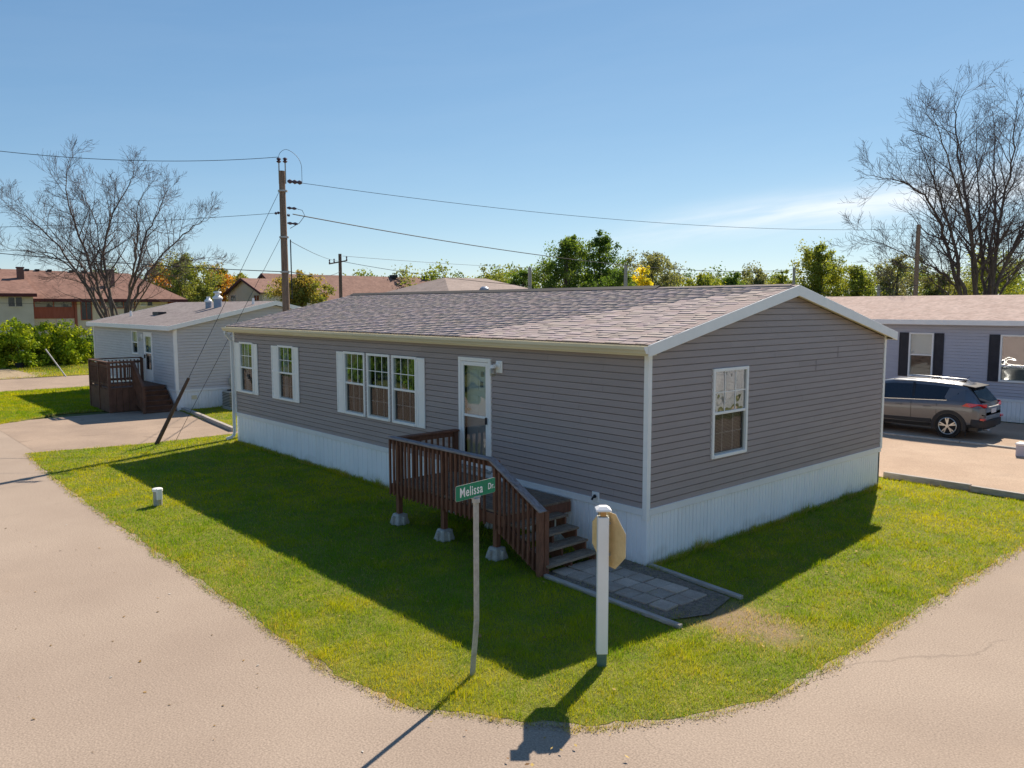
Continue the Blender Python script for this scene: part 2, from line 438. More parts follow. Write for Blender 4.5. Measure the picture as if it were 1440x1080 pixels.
class MB:
    def __init__(s):
        s.v, s.f = [], []
    def add(s, vs, fs):
        b = len(s.v)
        s.v += [tuple(map(float, q)) for q in vs]
        s.f += [tuple(i+b for i in f) for f in fs]
        return s
    def box(s, x0, x1, y0, y1, z0, z1):
        return s.add([(x0,y0,z0),(x1,y0,z0),(x1,y1,z0),(x0,y1,z0),(x0,y0,z1),(x1,y0,z1),(x1,y1,z1),(x0,y1,z1)],
                     [(0,3,2,1),(4,5,6,7),(0,1,5,4),(1,2,6,5),(2,3,7,6),(3,0,4,7)])
    def bar(s, a, b, w, h, upv=(0,0,1)):
        """a box of section w x h along a->b (w sideways, h along up)"""
        a, b = np.array(a, float), np.array(b, float)
        d = b-a; d /= np.linalg.norm(d)
        x = np.cross(d, np.array(upv, float))
        if np.linalg.norm(x) < 1e-6: x = np.cross(d, (1,0,0))
        x /= np.linalg.norm(x); u = np.cross(x, d)
        x, u = x*w/2, u*h/2
        return s.add([a-x-u, a+x-u, a+x+u, a-x+u, b-x-u, b+x-u, b+x+u, b-x+u],
                     [(0,1,2,3),(7,6,5,4),(0,4,5,1),(1,5,6,2),(2,6,7,3),(3,7,4,0)])
    def tube(s, pts, rad, n=8, cap=True):
        pts = [np.array(q, float) for q in pts]
        if not hasattr(rad, '__len__'): rad = [rad]*len(pts)
        base = len(s.v)
        ref = None
        for i, q in enumerate(pts):
            d = pts[min(i+1, len(pts)-1)] - pts[max(i-1, 0)]
            d = d/(np.linalg.norm(d)+1e-12)
            if ref is None:
                ref = np.cross(d, (0,0,1) if abs(d[2]) < 0.9 else (1,0,0))
            x = ref - d*np.dot(ref, d); x /= np.linalg.norm(x)+1e-12
            ref = x; y = np.cross(d, x)
            for k in range(n):
                t = 2*math.pi*k/n
                s.v.append(tuple(q + (x*math.cos(t)+y*math.sin(t))*rad[i]))
        for i in range(len(pts)-1):
            for k in range(n):
                k2 = (k+1) % n
                s.f.append((base+i*n+k, base+i*n+k2, base+(i+1)*n+k2, base+(i+1)*n+k))
        if cap:
            s.f.append(tuple(base+k for k in range(n))[::-1])
            s.f.append(tuple(base+(len(pts)-1)*n+k for k in range(n)))
        return s
    def prism(s, poly, off):
        """poly: 3-D polygon, extruded by the vector off"""
        n = len(poly); off = np.array(off, float)
        vs = [np.array(q, float) for q in poly]
        return s.add(vs + [q+off for q in vs], [tuple(range(n))[::-1], tuple(range(n, 2*n))] + [(i, (i+1)%n, n+(i+1)%n, n+i) for i in range(n)])
    def lathe(s, c, prof, n=16, axis=2):
        b = len(s.v)
        for r_, h in prof:
            for k in range(n):
                t = 2*math.pi*k/n
                p = [r_*math.cos(t), r_*math.sin(t), h]
                if axis == 1: p = [p[0], p[2], p[1]]
                if axis == 0: p = [p[2], p[0], p[1]]
                s.v.append((c[0]+p[0], c[1]+p[1], c[2]+p[2]))
        m = len(prof)
        for i in range(m-1):
            for k in range(n):
                s.f.append((b+i*n+k, b+i*n+(k+1)%n, b+(i+1)*n+(k+1)%n, b+(i+1)*n+k))
        s.f.append(tuple(b+k for k in range(n))[::-1])
        s.f.append(tuple(b+(m-1)*n+k for k in range(n)))
        return s
    def build(s, name, m, parent=None, smooth=False, bevel=0.0, xf=None, kind=None):
        me = bpy.data.meshes.new(name)
        v = s.v
        if xf is not None:
            v = [tuple(xf @ Vector(q)) for q in v]
        me.from_pydata(v, [], s.f)
        me.update()
        import bmesh
        bm = bmesh.new(); bm.from_mesh(me)
        if name == 'siding_plank': bmesh.ops.remove_doubles(bm, verts=bm.verts, dist=1e-5)
        bmesh.ops.recalc_face_normals(bm, faces=bm.faces)
        if bevel:
            es = [e for e in bm.edges if len(e.link_faces) == 2 and e.calc_face_angle(0) > 0.5]
            bmesh.ops.bevel(bm, geom=es, offset=bevel, segments=1, affect='EDGES', profile=0.5)
        bm.to_mesh(me); bm.free()
        me.materials.append(MATS[m] if isinstance(m, str) else m)
        if smooth:
            me.polygons.foreach_set('use_smooth', [True]*len(me.polygons))
            me.set_sharp_from_angle(angle=R(40))
        o = bpy.data.objects.new(name, me)
        COL.objects.link(o)
        if parent is not None: o.parent = parent
        if kind: o['kind'] = kind
        return o

def inst(src, parent=None, loc=None):
    """a copy that shares its mesh"""
    c = src.copy(); COL.objects.link(c)
    if parent is not None: c.parent = parent
    if loc is not None: c.location = loc
    return c

def np_mesh(name, verts, faces, m, tint=None, parent=None, smooth=False):
    """fast mesh from arrays; faces (M,k) all alike; tint (N,3) per vertex"""
    me = bpy.data.meshes.new(name)
    nv, (nf, k) = len(verts), faces.shape
    me.vertices.add(nv); me.vertices.foreach_set('co', np.ascontiguousarray(verts, np.float32).ravel())
    me.loops.add(nf*k); me.loops.foreach_set('vertex_index', np.ascontiguousarray(faces, np.int32).ravel())
    me.polygons.add(nf)
    me.polygons.foreach_set('loop_start', np.arange(0, nf*k, k, dtype=np.int32))
    me.polygons.foreach_set('loop_total', np.full(nf, k, np.int32))
    me.update(calc_edges=True)
    if tint is not None:
        a = me.color_attributes.new('tint', 'FLOAT_COLOR', 'POINT')
        c = np.ones((nv, 4), np.float32); c[:, :3] = tint
        a.data.foreach_set('color', c.ravel())
    me.materials.append(MATS[m])
    if smooth: me.polygons.foreach_set('use_smooth', np.ones(nf, bool))
    o = bpy.data.objects.new(name, me); COL.objects.link(o)
    if parent is not None: o.parent = parent
    return o

def vnoise(x, y, seed=0):
    """smooth value noise in 0..1 for arrays"""
    g = np.random.default_rng(seed).random((64, 64))
    xi, yi = np.floor(x).astype(int), np.floor(y).astype(int)
    fx, fy = x-xi, y-yi
    fx, fy = fx*fx*(3-2*fx), fy*fy*(3-2*fy)
    a = g[xi % 64, yi % 64]; b = g[(xi+1) % 64, yi % 64]; c = g[xi % 64, (yi+1) % 64]; d = g[(xi+1) % 64, (yi+1) % 64]
    return (a*(1-fx)+b*fx)*(1-fy) + (c*(1-fx)+d*fx)*fy
def fnoise(x, y, seed=0):
    return 0.55*vnoise(x, y, seed) + 0.3*vnoise(x*2.1+7, y*2.1+3, seed+1) + 0.15*vnoise(x*4.3, y*4.3+9, seed+2)
# ---------------------------------------------------------------- ground, roads, lawns
def sheet(name, poly, z, m, thick=0.0, jitter=0.0, step=0.2, kind='structure', seed=1, label=None):
    r_ = random.Random(seed)
    pts = []
    n = len(poly)
    for i in range(n):
        a, b = poly[i], poly[(i+1) % n]
        L = math.dist(a, b)
        k = max(1, int(L/step)) if jitter else 1
        for j in range(k):
            t = j/k
            nx, ny = -(b[1]-a[1])/L, (b[0]-a[0])/L
            w = 0 if not jitter else jitter*(r_.random()-0.5 + 0.8*math.sin((i*7+j)*0.37)*r_.random())
            pts.append((a[0]+(b[0]-a[0])*t+nx*w, a[1]+(b[1]-a[1])*t+ny*w, z))
    mb = MB()
    if thick:
        mb.prism([(x, y, z-thick) for x, y, z in pts], (0, 0, thick))
    else:
        mb.add(pts, [tuple(range(len(pts)))])
    o = mb.build(name, m, kind=kind)
    if label: o['label'] = label
    return o
def rect(x0, x1, y0, y1): return [(x0, y0), (x1, y0), (x1, y1), (x0, y1)]
sheet('ground', rect(-900, 900, -900, 900), -0.03, 'field', label='rough green ground reaching to the tree line')
sheet('road', [(-120, -11.6), (60, -11.6), (60, -4.8), (8.4, -4.8), (8.4, 70), (0.6, 70), (0.6, -4.8), (-120, -4.8)], 0.0, 'asphalt', label='pale sun-bleached asphalt roads meeting at the lawn corner')
sheet('driveway', rect(-24.6, -16.7, -4.8, 1.25), 0.0035, 'asphalt_drive', label='asphalt driveway in front of the light grey home')
sheet('driveway', rect(-18, 3.6, 9.15, 21.0), 0.006, 'concrete_drive', label='pinkish driveway with the parked car')
sheet('road', rect(-43.6, -36.0, -4.8, 60), 0.004, 'asphalt_drive', label='narrow cross street beyond the light grey home')
LAWN = [(-16.75, 9.05), (-16.75, 0.5), (-16.71, -1.88), (-16.93, -3.41), (-17.3, -5.05), (-16.5, -5.15), (-13.9, -5.28), (-9.24, -5.36), (-4.0, -5.37), (0, -5.37),
        (0.41, -5.3), (1.04, -5.22), (1.38, -5.0), (1.64, -4.82), (1.98, -4.63), (2.25, -4.42), (2.5, -4.22), (2.72, -3.97), (2.9, -3.7), (3.1, -3.35), (3.33, -2.85),
        (3.48, -2.4), (3.53, -1.6), (3.56, -0.5), (3.55, 1), (3.56, 3), (3.58, 5), (3.58, 9.05)]
LAWN_L = [(-36.0, -4.7), (-24.0, -4.62), (-24.9, -3.3), (-25.6, -2.4), (-25.4, 1.2), (-25.4, 12), (-36.0, 12)]
LAWN_M = [(-24.6, 1.3), (-17.2, 0.78), (-16.8, 0.9), (-16.8, 14), (-25.0, 14)]
LAWN_F = [(-70, -4.7), (-43.7, -4.7), (-43.7, 30), (-70, 30)]
sheet('lawn', [(x if x < 2 else x-0.1*min(1, x-2), y if y > -3 or x > 3 else y+0.09) for x, y in LAWN], 0.0045, 'turf_soil', jitter=0.05, step=0.1, label='mown lawn wrapped round the taupe home')
sheet('lawn', LAWN_L, 0.02, 'turf_soil', thick=0.035, jitter=0.15, seed=3, label='lawn patch in front of the light grey home')
sheet('lawn', LAWN_M, 0.022, 'turf_soil', thick=0.035, jitter=0.05, seed=4, label='grass strip between the two homes')
sheet('lawn', LAWN_F, 0.02, 'turf_soil', thick=0.035, jitter=0.3, step=0.5, seed=5, label='patchy grass before the hedge')
sheet('bare_ground', [(-52, -4.5), (-43.9, -4.4), (-44.0, 0.3), (-46.2, 1.6), (-48.5, 0.6), (-51.5, 0.3), (-55, -2)], 0.026, 'bare_soil', jitter=0.5, step=0.5, seed=8, label='bare sandy patch beside the cross street')
sheet('gravel_bed', [(-0.8, -1.44), (1.55, -1.46), (1.75, -0.9), (1.62, -0.2), (0.3, -0.02), (-0.8, -0.02)], 0.026, 'gravel_bed', jitter=0.04, label='gravel bed under the paving slabs')


def inside(poly, x, y):
    c = np.zeros(len(x), bool)
    n = len(poly)
    for i in range(n):
        x0, y0 = poly[i]; x1, y1 = poly[(i+1) % n]
        if y0 == y1: continue
        c ^= ((y0 > y) != (y1 > y)) & (x < (x1-x0)*(y-y0)/(y1-y0)+x0)
    return c
def dead_amount(x, y):
    d = np.exp(-(((x-1.95)/0.42)**2 + ((y+0.75)/0.55)**2)) + 0.75*np.exp(-(((x-2.75)/0.4)**2 + ((y+0.75)/0.45)**2))
    return 1.5 * d * (0.3 + 1.1*fnoise(x*2.2, y*2.2, 40))
PATH_HOLE = (-0.75, 1.5, -1.42, -0.05)
def grass(name, poly, n_try, box, holes, dmax, hmul, label, seed, k_near, edge_poly=True, dry=0.0):
    g = np.random.default_rng(seed)
    x = g.uniform(box[0], box[1], n_try); y = g.uniform(box[2], box[3], n_try)
    dd = np.hypot(x-CAM[0], y-CAM[1])
    keep = g.random(n_try) < np.minimum(1, (k_near/dd)**1.7)
    jx = x + (fnoise(x*3.5, y*3.5, 11)-0.5)*0.2 + g.normal(0, 0.035, n_try)
    jy = y + (fnoise(x*3.5+20, y*3.5, 12)-0.5)*0.2 + g.normal(0, 0.035, n_try)
    keep &= inside(poly, jx, jy)
    for (x0, x1, y0, y1) in holes:
        keep &= ~((x > x0) & (x < x1) & (y > y0) & (y < y1)) | ((x0 == PATH_HOLE[0]) & (g.random(n_try) < 0.09))
    if dmax: keep &= dd < dmax
    dead = dead_amount(x, y)
    keep &= g.random(n_try) > np.clip(dead*1.0, 0, 0.85)
    x, y, dd, dead = x[keep], y[keep], dd[keep], dead[keep]
    n = len(x)
    a = g.uniform(0, 2*np.pi, n)
    patch = fnoise(x*0.55, y*0.55, 21)
    fine = fnoise(x*2.6, y*2.6, 31)
    clump = vnoise(x*7, y*7, 51)
    h = hmul*(0.022 + 0.027*g.random(n))*(0.65+0.8*clump)*(0.8+0.5*fine)*np.where(vnoise(x*2.3+40, y*2.3, 91) > 0.78, 1.55, 1.0)
    w = 0.0045*np.maximum(1, dd/8.5)*(0.8+0.5*g.random(n))
    lean = g.normal(0, 0.55, n)*h
    ldir = a + g.normal(0, 0.8, n) + np.pi/2
    v = np.empty((n, 3, 3), np.float32)
    cx, sx = np.cos(a)*w/2, np.sin(a)*w/2
    zb = 0.004
    v[:, 0] = np.stack([x-cx, y-sx, np.full(n, zb)], 1)
    v[:, 1] = np.stack([x+cx, y+sx, np.full(n, zb)], 1)
    v[:, 2] = np.stack([x+np.cos(ldir)*lean*1.6, y+np.sin(ldir)*lean*1.6, zb+h], 1)
    c1 = np.array([0.16, 0.3, 0.025]); c2 = np.array([0.4, 0.43, 0.014]); straw = np.array([0.43, 0.37, 0.19])
    mixf = np.clip((patch-0.26)*1.55 + (fine-0.5)*1.3 + g.normal(0, 0.22, n), 0, 1)[:, None]
    c = c1*(1-mixf)+c2*mixf
    ed = np.full(n, 9.0)
    for (ax, ay), (bx, by) in zip(poly, poly[1:]+poly[:1]):
        ll = (bx-ax)**2+(by-ay)**2
        t_ = np.clip(((x-ax)*(bx-ax)+(y-ay)*(by-ay))/ll, 0, 1)
        ed = np.minimum(ed, np.hypot(x-ax-t_*(bx-ax), y-ay-t_*(by-ay)))
    dryf = (g.random(n) < 0.035+dry+0.55*np.exp(-(ed/0.16)**2)*fnoise(x*2.5, y*2.5+50, 71)*1.4+0.6*np.clip(fnoise(x*1.1+5, y*1.1, 61)-0.58, 0, 1)+0.7*np.clip(dead, 0, 1))[:, None]
    c = np.where(dryf, straw*(0.7+0.5*g.random(n)[:, None]), c) * (0.8+0.4*g.random(n)[:, None])
    o = np_mesh(name, v.reshape(-1, 3), np.arange(n*3).reshape(-1, 3), 'grass_blade', np.repeat(c, 3, 0))
    tag(o, label, 'grass', kind='stuff')
    return o
HOUSE_HOLE = (-15.25, 0.02, 0.0, 8.15)
PATH_HOLE = (-0.75, 1.5, -1.42, -0.05)
grass('grass', LAWN, 1500000, (-17.5, 3.8, -5.6, 9.1), [HOUSE_HOLE, PATH_HOLE, (-15, -0.5, 7.9, 9.2)], None, 1.0, 'short mown grass round the taupe home', 5, 9.0)
STRIP = [(-15.2, -0.11), (-4.9, -0.1), (-4.9, -0.02), (-15.2, -0.02)]
grass('wall_weeds', STRIP, 9000, (-15.2, -4.9, -0.13, -0.02), [], None, 2.4, 'taller grass along the foot of the long white skirting', 18, 30)
grass('wall_weeds', [(0.02, 0.1), (0.1, 0.1), (0.12, 8.0), (0.02, 8.0)], 8000, (0.02, 0.14, 0.1, 8.0), [], None, 2.4, 'taller grass along the foot of the gable skirting', 19, 30)
grass('grass', LAWN_L, 110000, (-36.2, -24, -5, 1.3), [], None, 1.5, 'short grass in front of the light grey home', 6, 30)
grass('grass', LAWN_M, 60000, (-25, -16.6, 0.7, 9), [], None, 1.3, 'short grass between the two homes', 9, 30)
grass('grass', LAWN_F, 60000, (-60, -43.5, -4.8, 14), [(-52, -44.2, -4.5, 0.5)], None, 2.2, 'dry patchy grass before the hedge', 10, 45, dry=0.25)

def litter(name, n, poly, width, size, cols, label, cat, seed, zz=0.006, scatter=None):
    """small flat chips of grit, straw or fallen leaves along the verge"""
    g = np.random.default_rng(seed)
    if scatter:
        x = g.uniform(scatter[0], scatter[1], n); y = g.uniform(scatter[2], scatter[3], n)
    else:
        seg = [(poly[i], poly[i+1]) for i in range(len(poly)-1)]
        ln = np.array([math.dist(a, b) for a, b in seg]); k = g.choice(len(seg), n, p=ln/ln.sum()); t = g.random(n)
        A = np.array([s_[0] for s_ in seg])[k]; B = np.array([s_[1] for s_ in seg])[k]
        d = B-A; d /= np.linalg.norm(d, axis=1)[:, None]
        off = -np.abs(g.normal(0, width, n))+0.05
        p_ = A+(B-A)*t[:, None]+np.stack([-d[:, 1], d[:, 0]], 1)*off[:, None]
        x, y = p_[:, 0], p_[:, 1]
        keep = g.random(n) < 0.25+1.3*np.clip(fnoise(x*1.6, y*1.6, 5)-0.35, 0, 1)
        x, y = x[keep], y[keep]; n = len(x)
    a = g.uniform(0, 6.283, n); s_ = size*(0.5+g.random(n))
    asp = 0.35+0.6*g.random(n)
    ux, uy = np.cos(a)*s_, np.sin(a)*s_
    vx, vy = -np.sin(a)*s_*asp, np.cos(a)*s_*asp
    z0 = np.full(n, zz)
    tz = np.abs(g.normal(0, 0.35, n))*s_
    v = np.stack([np.stack([x-ux, y-uy, z0], 1), np.stack([x+vx*0.8, y+vy*0.8, z0+tz*0.5], 1), np.stack([x+ux, y+uy, z0+tz], 1), np.stack([x-vx*0.8, y-vy*0.8, z0+0.002], 1)], 1)
    c = np.array(cols)[g.integers(0, len(cols), n)]*(0.7+0.6*g.random(n))[:, None]
    o = np_mesh(name, v.reshape(-1, 3), np.arange(n*4).reshape(-1, 4), 'pebble', np.repeat(c, 4, 0))
    return tag(o, label, cat, kind='stuff')
VERGE = LAWN[4:27]
litter('verge_debris', 9000, VERGE, 0.06, 0.01, [(0.42, 0.33, 0.2), (0.3, 0.22, 0.13), (0.2, 0.15, 0.09), (0.36, 0.3, 0.12)], 'straw and grit along the edge of the road', 'debris', 15)
litter('fallen_leaves', 420, None, 0, 0.022, [(0.3, 0.18, 0.06), (0.42, 0.3, 0.1), (0.2, 0.11, 0.05)], 'scattered small fallen leaves on lawn and road', 'leaves', 16, zz=0.035, scatter=(-12, 3.4, -5.2, 6))
litter('fallen_leaves', 200, None, 0, 0.018, [(0.3, 0.18, 0.06), (0.2, 0.14, 0.08), (0.45, 0.42, 0.38)], 'scattered bits of leaf and grit on the asphalt', 'leaves', 17, zz=0.005, scatter=(-12, 8, -10.5, -5.6))

# ---------------------------------------------------------------- siding, skirting, roof, window builders (wall frame: u along, n outward)
def free_spans(x0, x1, za, zb, opens):
    cut = sorted((o[0], o[1]) for o in opens if o[2] < zb-1e-6 and o[3] > za+1e-6)
    out, c = [], x0
    for a, b in cut:
        if a > c: out.append((c, min(a, x1)))
        c = max(c, b)
    if c < x1: out.append((c, x1))
    return out
class Wall:
    """wall frame: origin o (x,y), unit u along the wall, n outward"""
    def __init__(s, o, u, n):
        s.o, s.u, s.n = np.array([*o, 0.0]), np.array([*u, 0.0]), np.array([*n, 0.0])
    def p(s, x, d, z):
        return s.o + s.u*x + s.n*d + np.array([0, 0, z])
    def xf(s):
        m = Matrix.Identity(4)
        for i in range(3):
            m[i][0], m[i][1], m[i][2], m[i][3] = s.u[i], s.n[i], (0, 0, 1)[i], s.o[i]
        return m            # local (x along, y outward, z up)
def lap_courses(w, L, z0, z1, pitch, opens=(), lim=None, lip=0.014, split=0.0):
    """list of MB, one for each lap of siding; lim(z) gives (xmin, xmax) under a gable"""
    res = []
    z = z0
    sr_ = random.Random(int(L*100))
    GR = min(0.015, pitch*0.14)
    def quad(mb, a, b, za, zb, z, zfull):
        """slanted face, under-lip below, recessed groove under the next lap"""
        off = lambda q: 0.006 + lip*(1-(q-z)/pitch)
        la = lim(za) if lim else (0, L); lb = lim(zb) if lim else (0, L)
        a2 = lb[0] if abs(a-la[0]) < 1e-6 else a
        b2 = lb[1] if abs(b-la[1]) < 1e-6 else b
        if b2 < a2: a2 = b2 = (a2+b2)/2
        zt = z+pitch-GR
        rows = []                       # (x0, x1, depth, z)
        at = lambda q: ((a+(a2-a)*(q-za)/(zb-za)), (b+(b2-b)*(q-za)/(zb-za)))
        if za == z: rows.append((*at(za), -0.012, za-0.001))
        rows.append((*at(za), off(za) if za < zt else -0.012, za))
        if za < zt < zb-1e-6:
            rows.append((*at(zt), off(zt), zt)); rows.append((*at(zt), -0.012, zt+0.002)); rows.append((*at(zb), -0.012, zb))
        else:
            rows.append((*at(zb), off(zb) if za < zt else -0.012, zb))
        vs = []
        for p0, p1, dd_, q in rows: vs += [w.p(p0, dd_, q), w.p(p1, dd_, q)]
        mb.add(vs, [(2*i, 2*i+1, 2*i+3, 2*i+2) for i in range(len(rows)-1)])
    while z < z1-1e-4:
        zh = min(z+pitch, z1)
        la = lim(z) if lim else (0, L)
        hit = [o for o in opens if o[2] < zh-1e-6 and o[3] > z+1e-6]
        for a, b in free_spans(la[0], la[1], z, zh, hit):        # full laps beside the openings
            cuts = [a]
            if split:
                c_ = a + split*(0.35+0.65*sr_.random())
                while c_ < b-0.6: cuts.append(c_); c_ += split
            cuts.append(b)
            for p0, p1 in zip(cuts, cuts[1:]):
                mb = MB(); quad(mb, p0, p1-(0.0025 if p1 < b else 0), z, zh, z, True); res.append(mb)
        for o in hit:                                            # strips above or below an opening
            for za, zb in ((z, o[2]), (o[3], zh)):
                if zb-za > 0.004:
                    mb = MB(); quad(mb, o[0], o[1], za, zb, z, False); res.append(mb)
        z = zh
    return res
def backing(w, L, z0, z1, opens, lim=None, d=-0.03):
    mb = MB()
    zs = sorted({z0, z1} | {b for o in opens for b in (o[2], o[3]) if z0 < b < z1})
    for za, zb in zip(zs, zs[1:]):
        for a, b in free_spans(0, L, za, zb, opens):
            mb.add([w.p(a, d, za), w.p(b, d, za), w.p(b, d, zb), w.p(a, d, zb)], [(0, 1, 2, 3)])
    return mb
def skirt_profile_mb(wd, h, ribs):
    """one vinyl skirting panel, 0..wd wide, ribs = x positions of narrow grooves"""
    pr = [(0.0, -0.018), (0.007, -0.018), (0.01, 0.0)]
    for r_ in ribs:
        pr += [(r_-0.01, 0.0), (r_-0.006, -0.012), (r_+0.006, -0.012), (r_+0.01, 0.0)]
    pr += [(wd-0.01, 0.0), (wd-0.007, -0.018), (wd, -0.018)]
    mb = MB()
    vs = [(x, y, 0) for x, y in pr] + [(x, y, h) for x, y in pr]
    n = len(pr)
    mb.add(vs, [(i, i+1, n+i+1, n+i) for i in range(n-1)])
    return mb

def window(parent, w, x0, x1, z0, z1, grid=(3, 2), glass_up='window_glass', glass_low='screen_glass', blind=None, frame_m='white_paint', fw_=0.055, name='window', low_grid=True, mid=0.5):
    """double-hung window: outer frame, meeting rail, two panes, muntins, blind"""
    X = w.xf()
    mb = MB()
    d0, d1 = -0.05, 0.045
    mb.box(x0, x0+fw_, d0, d1, z0, z1).box(x1-fw_, x1, d0, d1, z0, z1).box(x0+fw_, x1-fw_, d0, d1-0.002, z1-fw_, z1).box(x0+fw_, x1-fw_, d0, d1+0.012, z0, z0+fw_)
    fr = mb.build(name, frame_m, parent, bevel=0.004, xf=X)
    zm = z0+(z1-z0)*mid
    MB().box(x0+fw_, x1-fw_, -0.02, 0.03, zm-0.022, zm+0.022).build('meeting_rail', frame_m, fr, bevel=0.003, xf=X)
    sb = MB()   # lower sash edge
    sb.box(x0+fw_, x0+fw_+0.022, -0.03, 0.006, z0+fw_, zm-0.022).box(x1-fw_-0.022, x1-fw_, -0.03, 0.006, z0+fw_, zm-0.022).box(x0+fw_+0.022, x1-fw_-0.022, -0.03, 0.006, z0+fw_, z0+fw_+0.025)
    sb.build('sash', 'ac_grey', fr, xf=X)
    xi0, xi1 = x0+fw_, x1-fw_
    MB().box(xi0, xi1, 0.008, 0.012, zm+0.022, z1-fw_).build('pane', glass_up, fr, xf=X)
    MB().box(xi0+0.022, xi1-0.022, -0.014, -0.010, z0+fw_+0.025, zm-0.022).build('pane', glass_low, fr, xf=X)
    if grid:
        for i in range(1, grid[0]):
            x = xi0+(xi1-xi0)*i/grid[0]
            MB().box(x-0.008, x+0.008, 0.0125, 0.018, zm+0.022, z1-fw_).build('muntin', frame_m, fr, xf=X)
            if low_grid: MB().box(x-0.007, x+0.007, -0.026, -0.02, z0+fw_+0.025, zm-0.022).build('muntin', frame_m, fr, xf=X)
        for j in range(1, grid[1]):
            z = zm+(z1-fw_-zm)*j/grid[1]
            MB().box(xi0, xi1, 0.0125, 0.017, z-0.008, z+0.008).build('muntin', frame_m, fr, xf=X)
            z = z0+fw_+(zm-z0-fw_)*j/grid[1]
            if low_grid: MB().box(xi0, xi1, -0.027, -0.0215, z-0.006, z+0.006).build('muntin', frame_m, fr, xf=X)
    if blind == 'vertical':
        b = MB(); k = int((xi1-xi0)/0.085)
        for i in range(k):
            x = xi0+(i+0.5)*(xi1-xi0)/k
            a = 0.9+0.15*math.sin(i*1.7)
            c, s_ = math.cos(a)*0.04, math.sin(a)*0.04
            b.add([(x-c, -0.12-s_, z0+0.05), (x+c, -0.12+s_, z0+0.05), (x+c, -0.12+s_, z1-0.03), (x-c, -0.12-s_, z1-0.03)], [(0, 1, 2, 3)])
        b.build('blind', 'blind', fr, xf=X)
    elif blind == 'mini':
        b = MB()
        z = z0+0.04
        while z < z1-0.05:
            b.add([(xi0, -0.09, z), (xi1, -0.09, z), (xi1, -0.075, z+0.017), (xi0, -0.075, z+0.017)], [(0, 1, 2, 3)])
            z += 0.024
        b.build('blind', 'blind', fr, xf=X)
    elif blind == 'curtain':
        b = MB()
        for (a0, a1) in ((xi0-0.02, xi0+0.27*(xi1-xi0)), (xi1-0.27*(xi1-xi0), xi1+0.02)):
            n = 10
            vs = []
            for i in range(n+1):
                x = a0+(a1-a0)*i/n; d = -0.12-0.025*math.sin(i*1.9)
                vs += [(x, d, z0), (x, d, z1)]
            b.add(vs, [(2*i, 2*i+2, 2*i+3, 2*i+1) for i in range(n)])
        b.build('curtain', 'blind', fr, xf=X)
    elif blind == 'roller':
        MB().box(xi0-0.01, xi1+0.01, -0.08, -0.075, zm-0.03, z1-0.02).build('blind', 'white_paint', fr, xf=X)
    return fr
def shutter(parent, w, x0, x1, z0, z1, m='white_paint', panels=True):
    mb = MB().box(x0, x1, 0.018, 0.034, z0, z1)
    o = mb.build('shutter', m, parent, bevel=0.003, xf=w.xf())
    f = MB(); e = 0.045
    f.box(x0, x0+e, 0.034, 0.044, z0, z1).box(x1-e, x1, 0.034, 0.044, z0, z1)
    zm = z0+(z1-z0)*0.52
    for a, b in ((z0, z0+e*1.3), (zm-e*0.7, zm+e*0.7), (z1-e*1.3, z1)):
        f.box(x0+e, x1-e, 0.034, 0.0435, a, b)
    f.build('stile_frame', m, o, bevel=0.002, xf=w.xf())
    return o

def shingle_variants():
    out = []
    r_ = random.Random(3)
    for i in range(14):
        wd = (0.17, 0.2, 0.24, 0.28, 0.32, 0.36, 0.22)[i % 7]
        thick = 0.014 if i % 2 else 0.006
        tone = r_.uniform(0.93, 1.08) if i % 2 else r_.uniform(0.74, 0.94)
        c = np.array([0.4, 0.328, 0.308])*tone*np.array([1, r_.uniform(0.95, 1.03), r_.uniform(0.94, 1.06)])
        vs = np.array([(0, 0, 0), (wd, 0, 0), (wd, 0.2, -0.004), (0, 0.2, -0.004), (0, 0, thick), (wd, 0, thick), (wd, 0.2, 0.001), (0, 0.2, 0.001)])
        out.append((wd, vs, c))
    return out
BOX_F = np.array([(0,3,2,1),(4,5,6,7),(0,1,5,4),(1,2,6,5),(2,3,7,6),(3,0,4,7)])

# ---------------------------------------------------------------- main home
LN, WD, ZS, ZE, ZP = 15.18, 8.1, 0.89, 3.28, 4.13
home = empty('mobile_home', (-LN/2, WD/2, 0), 'taupe sided single-storey home with white skirting and mauve shingle roof on the corner lawn', 'house')
inv = Matrix.Translation((LN/2, -WD/2, 0))
class HomeParent: pass
_build = MB.build
def hb(mb, name, m, parent=None, **kw):
    """build in world coordinates under the home (or under one of its parts)"""
    xf = kw.pop('xf', None)
    return _build(mb, name, m, parent or home, xf=(inv @ xf) if xf is not None else inv, **kw)
# world-coordinate children: all meshes of a house share its origin
def under(root, fn):
    """run fn while MB.build shifts world coordinates into root's frame"""
    off = Matrix.Translation(-Vector(root.location))
    if root.rotation_euler.z: off = Matrix.Rotation(-root.rotation_euler.z, 4, 'Z') @ off
    def b(self, name, m, parent=None, smooth=False, bevel=0.0, xf=None, kind=None):
        return _build(self, name, m, parent if parent is not None else root, smooth, bevel, (off @ xf) if xf is not None else off, kind)
    MB.build = b
    try: fn(off)
    finally: MB.build = _build

